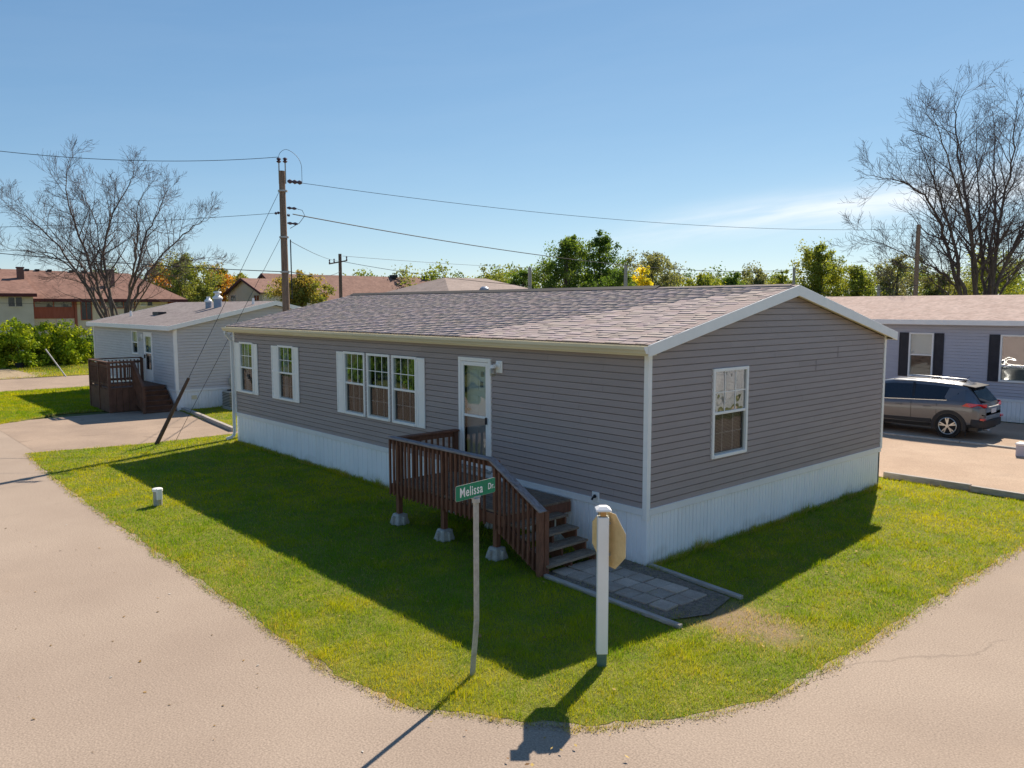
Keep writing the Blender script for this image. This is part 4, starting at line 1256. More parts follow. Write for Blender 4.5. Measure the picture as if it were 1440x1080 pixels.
# ---------------------------------------------------------------- utility poles and lines
up_ = empty('utility_pole', (-16.58, 2.33, 0), 'tall wooden utility pole rising behind the taupe home, with insulators', 'utility pole')
MB().tube([(0, 0, -0.2), (0, 0, 4), (-0.03, 0, 8.25)], [0.13, 0.115, 0.095], 14).build('shaft', 'pole_wood', up_, smooth=True)
ch, sh = math.cos(YAW), math.sin(YAW)       # picture-right as a direction on the ground: (ch, -sh)
PR = np.array([math.cos(YAW), -math.sin(YAW), 0])
def insul(o, a, b, r_=0.055, n=3):
    a, b = np.array(a, float), np.array(b, float)
    pts, rad = [], []
    for k in range(n*2+1):
        pts.append(a+(b-a)*k/(n*2)); rad.append(r_ if k % 2 else r_*0.45)
    MB().tube(pts, rad, 10).build('insulator', 'insulator', o, smooth=True)
for s_ in (-0.1, 0.1):
    MB().bar(PR*s_+np.array((0, 0, 7.85)), PR*s_+np.array((0, 0, 8.5)), 0.03, 0.03).build('pin', 'galvanised', up_)
    insul(up_, PR*s_+np.array((0, 0, 8.5)), PR*s_+np.array((0, 0, 8.66)), 0.08, 2)
insul(up_, PR*0.16+np.array((0, 0, 7.93)), PR*0.62+np.array((0, 0, 7.88)), 0.075, 3)
for z, l in ((6.95, -0.28), (7.1, 0.42), (6.88, 0.2), (6.62, 0.45)):
    insul(up_, PR*math.copysign(0.12, l)+np.array((0, 0, z)), PR*l+np.array((0, 0, z-0.03)), 0.05, 2)
for z in (7.6, 6.15, 5.05):
    MB().lathe((0, 0, z), [(0.15, 0), (0.15, 0.05)], 12).build('band', 'galvanised', up_)
MB().tube([PR*0.2+np.array((0, 0, 4.2)), PR*0.2+np.array((0, 0, 6.1))], 0.02, 6).build('conduit', 'black_metal', up_)
def wire(a, b, sag, r_, label, name='overhead_wire', extra=None, m='cable'):
    a, b = np.array(a, float), np.array(b, float)
    n = 28; r_ *= 0.56
    pts = [a+(b-a)*t+np.array((0, 0, -4*sag*t*(1-t))) for t in np.linspace(0, 1, n)]
    if extra: pts = [np.array(q, float) for q in extra]
    o0 = pts[0]
    o = _build(MB().tube([q-o0 for q in pts], r_, 6), name, m, smooth=True)
    o.location = o0
    return tag(o, label, 'wire', 'overhead lines')
PP = np.array((-16.58, 2.33, 0))
wire(PP-PR*0.1+np.array((0, 0, 8.68)), dep(-160, 190, 21.5), 0.35, 0.016, 'overhead wire crossing the sky above the bare tree, highest on the left of the pole')
wire(PP-PR*0.28+np.array((0, 0, 6.93)), dep(-160, 322, 24), 0.1, 0.013, 'overhead wire crossing the bare tree crown at mid height')
wire(PP+PR*0.62+np.array((0, 0, 7.87)), dep(1291, 321, 41.5), 0.55, 0.014, 'high thin wire across the sky from the tall pole to the far right pole')
wire(PP+PR*0.3+np.array((0, 0, 6.9)), dep(1117, 379, 62), 0.75, 0.03, 'thick twisted cable descending right from the tall pole above the roof')
wire(PP+np.array((0, 0, 5.08)), dep(-160, 340, 26), 0.12, 0.024, 'low cable bundle passing across the bare trunk stems left of the tall pole')
wire(PP+PR*0.2+np.array((0, 0, 6.05)), dep(478, 367, 60), 0.15, 0.016, 'wire from the tall pole to the smaller cross-arm pole')
wire(PP+PR*0.1+np.array((0, 0, 5.1)), dep(478, 382, 60), 0.25, 0.028, 'sagging cable between the tall pole and the smaller cross-arm pole')
wire(dep(478, 367, 60), dep(835, 408, 47), 0.3, 0.03, 'cable sloping from the cross-arm pole down behind the main roof')
wire(dep(482, 360, 60), dep(900, 378, 110), 0.4, 0.025, 'faint far wire right of the cross-arm pole')
wire(None or (0, 0, 0), (0, 0, 1), 0, 0.012, 'small jumper loop at the top of the tall pole', extra=[PP-PR*0.1+np.array((0, 0, 8.68))] + [PP+PR*(0.26-0.36*math.cos(t))+np.array((0, 0, 8.68+0.26*math.sin(t)-0.35*max(0, t-1.2)/1.9)) for t in np.linspace(0.1, 3.1, 14)] + [PP+PR*0.62+np.array((0, 0, 7.9))])
wire(None or (0, 0, 0), (0, 0, 1), 0, 0.016, 'small drooping jumper beside the middle insulators', extra=[PP+PR*0.42+np.array((0, 0, 7.07)), PP+PR*0.6+np.array((0, 0, 7.02)), PP+PR*0.68+np.array((0, 0, 6.85)), PP+PR*0.5+np.array((0, 0, 6.62)), PP+PR*0.2+np.array((0, 0, 6.45))])
ga, gb = PP+np.array((-0.1, -0.08, 7.6)), np.array((-16.36, -1.92, 0.0))
wire(ga, gb, 0, 0.012, 'guy wire running from the pole top down to the brown guard', 'guy_wire')
wire(PP+np.array((-0.1, -0.08, 6.15)), np.array((-16.25, -1.45, 0.0)), 0, 0.011, 'guy wire running from mid pole to the lawn edge', 'guy_wire')
g0 = gb+(ga-gb)*0.0; g1 = gb+(ga-gb)*0.245
o = _build(MB().tube([g0-gb, (g0+g1)/2-gb, g1-gb], [0.06, 0.055, 0.045], 10), 'guy_guard', 'guard_brown', smooth=True)
o.location = gb+np.array((0.0, 0, 0)); tag(o, 'dark brown guard sleeve leaning on the guy wire by the driveway', 'guy guard')

def far_pole(px, ytop, d, r_, label, arm=False, box_=False, m='pole_wood'):
    t = dep(px, ytop, d)
    o = empty('utility_pole', (t[0], t[1], 0), label, 'utility pole', 'far utility poles')
    MB().tube([(0, 0, -0.2), (0, 0, t[2])], [r_*1.25, r_], 10).build('shaft', m, o, smooth=True)
    if arm:
        MB().bar(PR*-0.85+np.array((0, 0, t[2]-0.75)), PR*0.55+np.array((0, 0, t[2]-0.5)), 0.08, 0.09).build('cross_arm', m, o)
        for s_, dz in ((-0.8, -0.72), (-0.45, -0.66), (0.5, -0.48)):
            insul(o, PR*s_+np.array((0, 0, t[2]+dz)), PR*s_+np.array((0, 0, t[2]+dz+0.3)), 0.065, 2)
    if box_:
        MB().lathe((PR*-0.5)+np.array((0, 0, t[2]-5.6)), [(0.3, 0), (0.32, 0.1), (0.32, 1.0), (0.15, 1.15)], 12).build('transformer', 'ac_grey', o, smooth=True)
    return o
far_pole(478, 357, 60, 0.12, 'dark utility pole with cross arm and transformer beside the brown roofs', True, True, 'bark')
far_pole(745, 376, 58, 0.13, 'slim pale pole in front of the tree line, first right of the hip roof', m='timber_grey')
far_pole(880, 373, 60, 0.13, 'slim pale pole with a grey box beside the yellow bush', m='timber_grey')
far_pole(1117, 376, 62, 0.11, 'slim pale pole directly above the gable peak', m='timber_grey')
far_pole(1236, 402, 50, 0.1, 'short thin post behind the pinkish roof', m='timber_grey')
far_pole(1292, 316, 41.5, 0.105, 'wooden utility pole standing left of the big bare tree', m='pole_wood')
wire(dep(-100, 424, 60), dep(330, 428, 62), 0.1, 0.02, 'faint low wire in front of the brown townhouses')
wire(dep(745, 381, 58), dep(1117, 381, 62), 0.25, 0.016, 'thin wire strung between slim pale poles before the tree line')
wire(dep(1130, 412, 50), dep(1300, 400, 41), 0.1, 0.016, 'thin wire low over the pinkish roof')

# ---------------------------------------------------------------- simple lap-sided homes (light grey, blue grey, one across the road)
def plain_home(root, x0, x1, y0, y1, zs, ze, zr, siding, roofm, pitch, ov, front_open, gable_open=(), eave_z=None, trim='white_paint'):
    W_ = y1-y0
    fz = Wall((x0, y0), (1, 0), (0, -1)); gz = Wall((x1, y0), (0, 1), (1, 0)); bz = Wall((x1, y1), (-1, 0), (0, 1)); lz = Wall((x0, y1), (0, -1), (-1, 0))
    lim = gable_lim(W_, ze, zr-0.18)
    for w, L, op, g in ((fz, x1-x0, front_open, False), (gz, W_, gable_open, True), (bz, x1-x0, (), False), (lz, W_, (), True)):
        backing(w, L, 0.1, ze+0.05, op).build('wall', 'interior')
        mb = MB()
        for c_ in lap_courses(w, L, zs, (zr-0.2) if g else ze, pitch, op, lim if g else None, lip=0.018):
            mb.add(c_.v, c_.f)
        mb.build('siding', siding, kind='stuff')
        sk = MB(); x = 0
        while x < L-0.01:
            p_ = skirt_profile_mb(min(0.4, L-x), zs-0.06, (0.13, 0.27) if L-x > 0.4 else ())
            sk.add([w.p(q[0]+x, q[1], q[2]) for q in p_.v], p_.f); x += 0.4
        sk.build('skirting', 'skirt_vinyl', kind='stuff')
        MB().box(0, L, -0.02, 0.03, zs-0.09, zs).build('skirt_rail', 'white_vinyl', xf=w.xf())
    for x, y, sx, sy in ((x0, y0, -1, -1), (x1, y0, 1, -1), (x0, y1, -1, 1), (x1, y1, 1, 1)):
        a, b = sorted((x-sx*0.08, x+sx*0.032)); c_, d_ = sorted((y-sy*0.08, y+sy*0.032))
        MB().box(a, b, c_, d_, zs-0.02, ze+0.05).build('corner_post', trim)
    yr = (y0+y1)/2; ye = y0-ov; slope = (zr-ze-0.1)/(yr-ye); ez = ze+0.1
    sec = [(ye, ez), (yr, zr), (2*yr-ye, ez), (2*yr-ye, ez-0.05), (yr, zr-0.05), (ye, ez-0.05)]
    rf = MB().prism([(x0-0.2, y, z) for y, z in sec], (x1-x0+0.4, 0, 0)).build('roof', roofm)
    for xs in (x1+0.2, x0-0.23):
        for s_ in (0, 1):
            pts = [(ye-0.02, ez+0.006), (yr, zr+0.006), (yr, zr-0.17), (ye-0.02, ez-0.16)]
            if s_: pts = [(2*yr-y, z) for y, z in pts]
            MB().prism([(xs, y, z) for y, z in pts], (0.03, 0, 0)).build('rake_board', trim)
    for s_ in (0, 1):
        g = lambda y: y if s_ == 0 else 2*yr-y
        a, b = sorted((g(ye-0.03), g(ye-0.002)))
        MB().box(x0-0.2, x1+0.2, a, b, ez-0.17, ez+0.004).build('fascia', trim)
        a, b = sorted((g(ye), g(y0)))
        MB().box(x0-0.2, x1+0.2, a, b, ez-0.165, ez-0.15).build('soffit', 'cream_metal')
    for s_ in (0, 1):
        for xs0, xs1 in ((x1+0.03, x1+0.2), (x0-0.2, x0-0.03)):
            pts = [(ye, ez-0.13), (yr, zr-0.14), (yr, zr-0.155), (ye, ez-0.145)]
            if s_: pts = [(2*yr-y, z) for y, z in pts]
            MB().prism([(xs0, y, z) for y, z in pts], (xs1-xs0, 0, 0)).build('rake_soffit', 'cream_metal')
    MB().box(x0, x1, y0+0.05, y1-0.05, zs-0.05, zs-0.03).build('floor', 'interior')
    return fz, gz, rf

lh = empty('mobile_home', (-29, 5.2, 0), 'light grey home with small dark deck and roof vents across the driveway', 'house')
def build_lh(off):
    x0, x1, y0, y1 = -34.6, -23.54, 1.16, 9.2
    op = [(-28.66-x0, -27.87-x0, 1.98, 2.97), (-27.1-x0, -26.06-x0, 0.92, 2.94)]
    fz, gz, rf = plain_home(lh, x0, x1, y0, y1, 0.8, 3.14, 4.2, 'siding_grey', 'grey_roof', 0.115, 0.25, op)
    window(None, fz, *op[0], grid=None, blind='roller')
    a, b, z0, z1 = op[1]; X = fz.xf()
    f = MB().box(a, a+0.08, -0.05, 0.04, z0, z1).box(b-0.08, b, -0.05, 0.04, z0, z1).box(a+0.08, b-0.08, -0.05, 0.04, z1-0.08, z1).build('door_frame', 'white_paint', xf=X)
    s = MB().box(a+0.08, a+0.16, 0, 0.03, z0, z1-0.08).box(b-0.16, b-0.08, 0, 0.03, z0, z1-0.08).box(a+0.16, b-0.16, 0, 0.03, z0, z0+0.5).box(a+0.16, b-0.16, 0, 0.03, z1-0.18, z1-0.08).box(a+0.16, b-0.16, 0, 0.03, z0+1.15, z0+1.2)
    d = s.build('storm_door', 'white_paint', xf=X)
    MB().box(a+0.16, b-0.16, 0.01, 0.015, z0+0.5, z0+1.15).build('pane', 'screen_glass', d, xf=X)
    MB().box(a+0.16, b-0.16, 0.01, 0.015, z0+1.2, z1-0.18).build('pane', 'window_glass', d, xf=X)
    MB().box(a+0.1, a+0.14, 0.03, 0.08, z0+0.95, z0+1.1).build('handle', 'black_metal', d, xf=X)
    MB().box(a+0.08, b-0.08, -0.15, -0.11, z0, z1).build('inner_door', 'white_paint', xf=X)
    pl = MB().box(a-0.32, a-0.18, 0.015, 0.04, 2.65, 2.85).build('porch_light', 'white_paint', xf=X)
    MB().lathe((a-0.25, 0.11, 2.55), [(0.05, 0), (0.06, 0.1), (0.04, 0.16)], 10).build('jar', 'porch_glass', pl, xf=X)
    yr = (y0+y1)/2; sl = (4.2-3.24)/(yr-(y0-0.25))
    rz = lambda y: 3.24+(y-(y0-0.25))*sl
    for px, py, r_, h_, m in ((-27.2, 3.9, 0.13, 0.3, 'vent_blue'), (-26.55, 4.05, 0.17, 0.4, 'vent_blue')):
        v = MB().lathe((px, py, rz(py)-0.05), [(r_, 0), (r_, h_)], 14).build('roof_vent', m, rf, smooth=True)
        MB().lathe((px, py, rz(py)-0.05+h_), [(r_*1.25, 0), (r_*1.25, 0.07), (r_*0.6, 0.16), (r_*0.6, 0.24)], 14).build('vent_cap', 'white_vinyl', rf, smooth=True)
    MB().lathe((-26.55, 4.05, rz(4.05)+0.59), [(0.11, 0), (0.18, 0.03), (0.15, 0.08)], 14).build('vent_cap', 'white_vinyl', rf, smooth=True)
    for px, py in ((-32.3, 2.2), (-24.2, 4.6)):
        MB().tube([(px, py, rz(py)-0.05), (px, py, rz(py)+0.25)], [0.06, 0.05], 8).build('vent_pipe', 'white_paint', rf)
    MB().box(-30.2, -29.4, 2.5, 2.85, rz(2.7)-0.03, rz(2.7)+0.1).build('box_vent', 'black_metal', rf)
    # meter on the gable
    MB().tube([(x1+0.08, 3.25, 0.75), (x1+0.08, 3.25, 1.3)], 0.035, 8).build('conduit', 'ac_grey')
    MB().box(x1+0.02, x1+0.14, 3.15, 3.35, 0.9, 1.15).build('disconnect_box', 'ac_grey')
    MB().box(x1+0.012, x1+0.03, 1.7, 1.9, 0.42, 0.56).build('vent_plate', 'cream_metal')
under(lh, build_lh)
ac = empty('air_conditioner', (-22.75, 3.1, 0), 'beige air conditioner with slatted sides by the light grey gable wall', 'air conditioner')
MB().box(-0.4, 0.4, -0.4, 0.4, 0, 0.06).build('pad', 'concrete', ac)
MB().box(-0.36, 0.36, -0.36, 0.36, 0.06, 0.72).build('casing', 'ac_grey', ac, bevel=0.02)
for k in range(9):
    MB().box(-0.372, 0.372, -0.37, 0.33, 0.14+k*0.06, 0.165+k*0.06).build('louvre', 'dark_line', ac)
MB().lathe((0, 0, 0.72), [(0.3, 0), (0.3, 0.03), (0.1, 0.05)], 14).build('fan_grille', 'black_metal', ac)

# dark deck of the light grey home
d2 = empty('side_deck', (-26.3, -0.2, 0), 'small dark brown deck with solid skirt and steps at the light grey home', 'deck')
def build_d2(off):
    x0, x1, yf, yb, zd = -27.15, -24.6, -0.92, 1.1, 0.93
    MB().box(x0, x1, yf, yb, zd-0.04, zd).build('floor_boards', 'deck_brown')
    n = 14
    b0 = MB().box(0, (x1-x0)/n-0.012, yf-0.025, yf-0.004, 0.02, zd-0.05).build('skirt_board', 'deck_brown')
    q0 = b0.location.copy()
    b0.location.x = x0
    for i in range(1, n): inst(b0, d2, (x0+i*(x1-x0)/n, 0, 0))
    n2 = 9; w = (yb-yf)/n2
    for xx in (x0-0.022, x1+0.003):
        c0 = MB().box(xx, xx+0.02, 0, w-0.012, 0.02, zd-0.05).build('skirt_board', 'deck_brown')
        c0.location.y = yf
        for i in range(1, n2): inst(c0, d2, (0, yf+i*w, 0))
    zt = zd+0.95
    for x, y in ((x0, yf), (x1, yf), ((x0+x1)/2, yf), (x0, yb-0.08), (x1, -0.05)):
        MB().box(x-0.05, x+0.05, y-0.05, y+0.05, 0, zt).build('post', 'deck_brown')
    for a, b in (((x0, yf), (x1, yf)), ((x0, yf), (x0, yb-0.08)), ((x1, yf), (x1, -0.05))):
        for z, h_ in ((zt+0.02, 0.04), (zd+0.8, 0.09), (zd+0.12, 0.09)):
            MB().bar((a[0], a[1], z), (b[0], b[1], z), 0.12 if h_ < 0.05 else 0.04, h_).build('rail', 'deck_brown')
        L = math.dist(a, b); k = int(L/0.135)
        first = None
        for i in range(1, k):
            t = i/k; q = (a[0]+(b[0]-a[0])*t, a[1]+(b[1]-a[1])*t)
            if first is None:
                first = MB().box(-0.02, 0.02, -0.02, 0.02, zd+0.05, zd+0.9).build('baluster', 'deck_brown'); o = first
            else: o = inst(first, d2)
            o.location = (q[0], q[1], 0)
    for k in range(5):
        MB().box(x1+0.02+k*0.2, x1+0.32+k*0.2, 0.0, 1.05, zd-0.2-k*0.175, zd-0.16-k*0.175).build('tread', 'deck_brown')
        MB().box(x1+0.03+k*0.2, x1+0.05+k*0.2, 0.0, 1.05, max(0, zd-0.2-(k)*0.175-0.0)-0.0 if False else zd-0.16-k*0.175, zd-0.02-k*0.175).build('riser', 'deck_brown')
    for y in (-0.03, 1.06):
        MB().prism([(x1, y, zd-0.05), (x1+1.15, y, 0.02), (x1+0.9, y, 0.0), (x1, y, 0.3)], (0, 0.04, 0)).build('stringer', 'deck_brown')
    MB().bar((x1, -0.05, zt), (x1+1.1, -0.05, 1.0), 0.1, 0.05).build('stair_rail', 'deck_brown')
    MB().box(x1+1.05, x1+1.14, -0.1, -0.01, 0, 1.0).build('newel_post', 'deck_brown')
    for k in range(8):
        x = x1+0.12+k*0.12
        MB().box(x-0.02, x+0.02, -0.07, -0.035, 0.85-k*0.1, zt-0.05-(x-x1)*0.8).build('baluster', 'deck_brown')
under(d2, build_d2)

rh = empty('mobile_home', (-2, 25.3, 0), 'blue-grey home with dark shutters and pinkish roof behind the parked car', 'house')
def build_rh(off):
    x0, x1, y0, y1 = -9.8, 7.5, 21.3, 29.3
    op = [(-4.73-x0, -3.87-x0, 1.36, 2.98), (-1.71-x0, 0.1-x0, 1.36, 2.98)]
    fz, gz, rf = plain_home(rh, x0, x1, y0, y1, 0.78, 3.36, 4.38, 'siding_blue', 'pink_roof', 0.112, 0.3, op)
    window(None, fz, *op[0], grid=None, glass_up='window_glass', blind='roller')
    window(None, fz, *op[1], grid=None, glass_up='wavy_glass', glass_low='window_glass', blind='mini', mid=0.34)
    for a, b in ((-5.08, -4.75), (-3.85, -3.52), (-2.06, -1.73), (0.12, 0.45)):
        shutter(None, fz, a-x0, b-x0, 1.36, 2.98, 'shutter_dark')
under(rh, build_rh)
# the neighbour mirrored in the gable window stands out of the picture, across the road
nh = empty('mobile_home', (13.7, 17, 0), 'white sided home across the road, mirrored in the gable window', 'house')
def build_nh(off):
    plain_home(nh, 9.7, 17.7, 11, 23, 0.5, 3.2, 4.2, 'white_vinyl', 'grey_roof', 0.22, 0.25, [])
under(nh, build_nh)
# ---------------------------------------------------------------- parked car (rear towards picture right)
car = empty('parked_car', (-2.85, 17.12, 0), 'dark grey SUV parked on the driveway beside the blue-grey home', 'car')
def build_car():
    # stations along local x: rear bumper at +2.3, front at -2.3 ; half-section: (half width, z) from sill to roof centre
    def sec(x, sill, zb, belt, roof, wb, wr, wl):
        return (x, [(wl*0.94, sill), (wl, sill+0.1), (wb, sill+0.32), (wb+0.008, belt-0.2), (wb-0.012, belt-0.03), (wb-0.035, belt), (wr+0.045, roof-0.13), (wr, roof-0.05), (wr-0.1, roof-0.012), (0, roof)])
    st = [sec(2.3, 0.5, 0, 0.93, 0.98, 0.62, 0.56, 0.6), sec(2.24, 0.42, 0, 0.98, 1.04, 0.8, 0.68, 0.76), sec(2.14, 0.38, 0, 1.06, 1.15, 0.88, 0.7, 0.86), sec(1.98, 0.36, 0, 1.12, 1.36, 0.915, 0.62, 0.89),
          sec(1.74, 0.34, 0, 1.14, 1.585, 0.93, 0.61, 0.9), sec(1.45, 0.32, 0, 1.14, 1.635, 0.932, 0.625, 0.905), sec(0.9, 0.3, 0, 1.11, 1.67, 0.928, 0.64, 0.9), sec(0.2, 0.29, 0, 1.08, 1.685, 0.924, 0.65, 0.9),
          sec(-0.4, 0.29, 0, 1.055, 1.67, 0.924, 0.645, 0.9), sec(-0.8, 0.29, 0, 1.04, 1.6, 0.925, 0.63, 0.9), sec(-1.15, 0.29, 0, 1.025, 1.38, 0.925, 0.65, 0.9), sec(-1.45, 0.3, 0, 0.99, 1.12, 0.925, 0.74, 0.9),
          sec(-1.8, 0.32, 0, 0.95, 1.04, 0.91, 0.76, 0.88), sec(-2.1, 0.36, 0, 0.88, 0.97, 0.84, 0.68, 0.82), sec(-2.28, 0.42, 0, 0.76, 0.82, 0.66, 0.52, 0.64)]
    n = len(st[0][1])
    def surf(rows, lo, hi, mb, sides=(1, -1), out=0.0):
        for s_ in sides:
            vs = []
            for i in rows:
                x, pr = st[i]
                vs += [(x, s_*(pr[k][0]+out), pr[k][1]+(out if k > 7 else 0)) for k in range(lo, hi+1)]
            m = hi-lo+1
            mb.add(vs, [(a*m+k, a*m+k+1, (a+1)*m+k+1, (a+1)*m+k) for a in range(len(rows)-1) for k in range(m-1)])
    body = MB()
    allr = list(range(len(st)))
    surf(allr, 1, 5, body)
    surf(allr, 6, 9, body)
    surf([0, 1, 2, 3, 4], 5, 6, body)         # quarter panels and tail
    surf([11, 12, 13, 14], 5, 6, body)
    for i, rev in ((0, 1), (14, 0)):
        x, pr = st[i]
        ring = [(x, w, z) for w, z in pr] + [(x, -w, z) for w, z in pr[::-1]]
        body.add(ring, [tuple(range(len(ring)))])
    bo = body.build('body', 'car_paint', car, smooth=True)
    sk = MB(); surf(allr, 0, 1, sk)
    surf(allr, 0, 1, sk, out=0.006)
    sk.build('sill_cladding', 'car_cladding', car, smooth=True)
    u = MB().box(-2.1, 2.15, -0.8, 0.8, 0.26, 0.42).build('underbody', 'car_black', car)
    gl = MB(); surf([4, 5, 6, 7, 8, 9, 10, 11], 5, 6, gl)
    g = gl.build('side_windows', 'car_glass', car, smooth=True)
    # window pillars
    for xa, xb in ((0.32, 0.27), (-0.78, -0.72)):
        for s_ in (1, -1):
            MB().bar((xa, s_*0.897, 1.03), (xb, s_*0.7, 1.6), 0.07, 0.012, upv=(0, s_, 0.3)).build('pillar', 'car_black', car)
    # painted rear quarter covering the last bit of the side glass
    for s_ in (1, -1):
        MB().add([(1.78, s_*0.905, 1.14), (1.3, s_*0.907, 1.135), (1.22, s_*0.865, 1.22), (1.3, s_*0.72, 1.5), (1.74, s_*0.672, 1.49)], [(0, 1, 2, 3, 4)]).build('quarter_panel', 'car_paint', car)
    # rear window, spoiler, lights, plate, bumper
    MB().add([(2.19, -0.66, 1.1), (2.19, 0.66, 1.1), (1.87, 0.56, 1.5), (1.87, -0.56, 1.5)], [(0, 1, 2, 3)]).build('rear_window', 'car_glass', car)
    MB().prism([(1.6, -0.6, 1.6), (1.97, -0.58, 1.545), (1.97, -0.58, 1.52), (1.66, -0.6, 1.56)], (0, 1.22, 0)).build('spoiler', 'car_black', car, bevel=0.008)
    for s_ in (1, -1):
        tl = MB().prism([(1.72, s_*0.935, 1.0), (1.86, s_*0.94, 1.1), (2.2, s_*0.86, 1.08), (2.295, s_*0.6, 1.07), (2.3, s_*0.6, 0.97), (2.2, s_*0.88, 0.965), (1.95, s_*0.935, 0.98)], (0.012, s_*0.018, 0))
        tl.build('tail_light', 'tail_red', car)
        MB().box(2.21, 2.315, s_*0.75-0.1, s_*0.75+0.1, 0.6, 0.66).build('reflector', 'tail_red', car)
    MB().box(2.285, 2.315, -0.2, 0.2, 0.78, 0.92).build('licence_plate', 'plate_white', car)
    MB().box(2.28, 2.32, -0.42, 0.42, 0.95, 0.985).build('tailgate_trim', 'silver_trim', car)
    bp = MB().prism([(1.98, -0.93, 0.4), (2.2, -0.89, 0.36), (2.31, -0.68, 0.36), (2.36, 0, 0.36), (2.31, 0.68, 0.36), (2.2, 0.89, 0.36), (1.98, 0.93, 0.4)], (0, 0, 0.24))
    bp.build('rear_bumper', 'car_cladding', car, bevel=0.03, smooth=True)
    MB().tube([(2.2, -0.55, 0.31), (2.4, -0.55, 0.31)], 0.035, 10).build('exhaust', 'silver_trim', car)
    # wheel, arch and door details
    for wx in (1.38, -1.31):
        for s_ in (1, -1):
            y = s_*0.94
            MB().lathe((wx, s_*0.9, 0.37), [(0.49, -0.02), (0.49, 0.012)] if s_ > 0 else [(0.49, 0.02), (0.49, -0.012)], 28, axis=1).build('wheel_well', 'car_black', car) if False else None
            ar = MB()
            k = 14
            vs = []
            for i in range(k+1):
                a = math.pi*(-0.08)+math.pi*1.16*i/k
                for r_, dy in ((0.4, 0.02), (0.4, 0.05), (0.485, 0.05), (0.5, 0.0)):
                    vs.append((wx+r_*math.cos(a), s_*(0.9+dy), 0.37+r_*math.sin(a)*0.98))
            ar.add(vs, [(i*4+j, i*4+j+1, i*4+5+j, i*4+4+j) for i in range(k) for j in range(3)])
            ar.build('wheel_arch', 'car_cladding', car, smooth=True)
            well = []
            for i in range(k+1):
                a = math.pi*(-0.08)+math.pi*1.16*i/k
                well.append((wx+0.42*math.cos(a), s_*0.938, 0.37+0.42*math.sin(a)))
            MB().add(well, [tuple(range(len(well)))]).build('wheel_well', 'car_black', car)
            w = MB().lathe((wx, s_*0.87, 0.37), [(0.2, -0.02), (0.33, -0.02), (0.368, 0.03), (0.372, 0.08), (0.355, 0.105), (0.27, 0.115), (0.25, 0.095)] if s_ > 0 else
                           [(0.2, 0.02), (0.33, 0.02), (0.368, -0.03), (0.372, -0.08), (0.355, -0.105), (0.27, -0.115), (0.25, -0.095)], 32, axis=1).build('wheel', 'tyre_rubber', car, smooth=True)
            yo = s_*0.98
            MB().lathe((wx, s_*0.96, 0.37), [(0.25, 0.0), (0.25, s_*0.004)], 28, axis=1).build('hub_disc', 'car_black', w)
            rimp = []
            MB().tube([(wx+0.248*math.cos(2*math.pi*i/28), yo, 0.37+0.248*math.sin(2*math.pi*i/28)) for i in range(29)], 0.014, 6, cap=False).build('rim', 'alloy', w, smooth=True)
            for i in range(5):
                a = 2*math.pi*i/5+0.4
                for da in (-0.16, 0.16):
                    MB().bar((wx+0.05*math.cos(a), yo+s_*0.004, 0.37+0.05*math.sin(a)), (wx+0.245*math.cos(a+da), yo, 0.37+0.245*math.sin(a+da)), 0.035, 0.016, upv=(0, 1, 0)).build('spoke', 'alloy', w)
            MB().lathe((wx, yo, 0.37), [(0.06, 0), (0.05, s_*0.02)], 14, axis=1).build('hub_cap', 'alloy', w)
    for s_ in (1, -1):
        for x in (1.02, 0.28, -0.86):
            z1 = 1.03
            MB().box(x-0.005, x+0.005, s_*0.932-0.003, s_*0.932+0.004, 0.42, z1).build('door_seam', 'car_black', car)
        for x in (0.75, -0.1):
            MB().bar((x-0.11, s_*0.952, 0.905), (x+0.11, s_*0.952, 0.915), 0.03, 0.028).build('door_handle', 'car_paint', car, bevel=0.006)
        MB().tube([(1.4, s_*0.62, 1.625), (1.3, s_*0.62, 1.67), (-0.2, s_*0.64, 1.715), (-0.38, s_*0.64, 1.67)], 0.018, 8).build('roof_rail', 'silver_trim', car, smooth=True)
        MB().bar((1.3, s_*0.905, 1.135), (-1.1, s_*0.898, 1.03), 0.012, 0.018).build('belt_trim', 'silver_trim', car)
        MB().box(-1.05, -0.83, s_*0.93-0.02 if s_ > 0 else s_*0.93-0.2, s_*0.93+0.2 if s_ > 0 else s_*0.93+0.02, 1.02, 1.16).build('mirror', 'car_paint', car, bevel=0.03)
        MB().prism([(-0.8, s_*0.93, 0.42), (0.88, s_*0.93, 0.42), (0.88, s_*0.93, 0.53), (-0.8, s_*0.93, 0.5)], (0, s_*0.022, 0)).build('door_cladding', 'car_cladding', car, bevel=0.008)
        MB().box(1.83, 1.86, s_*0.86-0.02, s_*0.86+0.02, 0.1, 0.36).build('mud_flap', 'tyre_rubber', car)
    MB().prism([(1.5, -0.012, 1.62), (1.32, -0.012, 1.64), (1.5, -0.012, 1.7), (1.54, -0.012, 1.7)], (0, 0.024, 0)).build('aerial_fin', 'car_black', car)
    MB().tube([(1.35, 0.3, 1.62), (1.5, 0.3, 1.79)], 0.006, 5).build('aerial', 'car_black', car)
build_car()

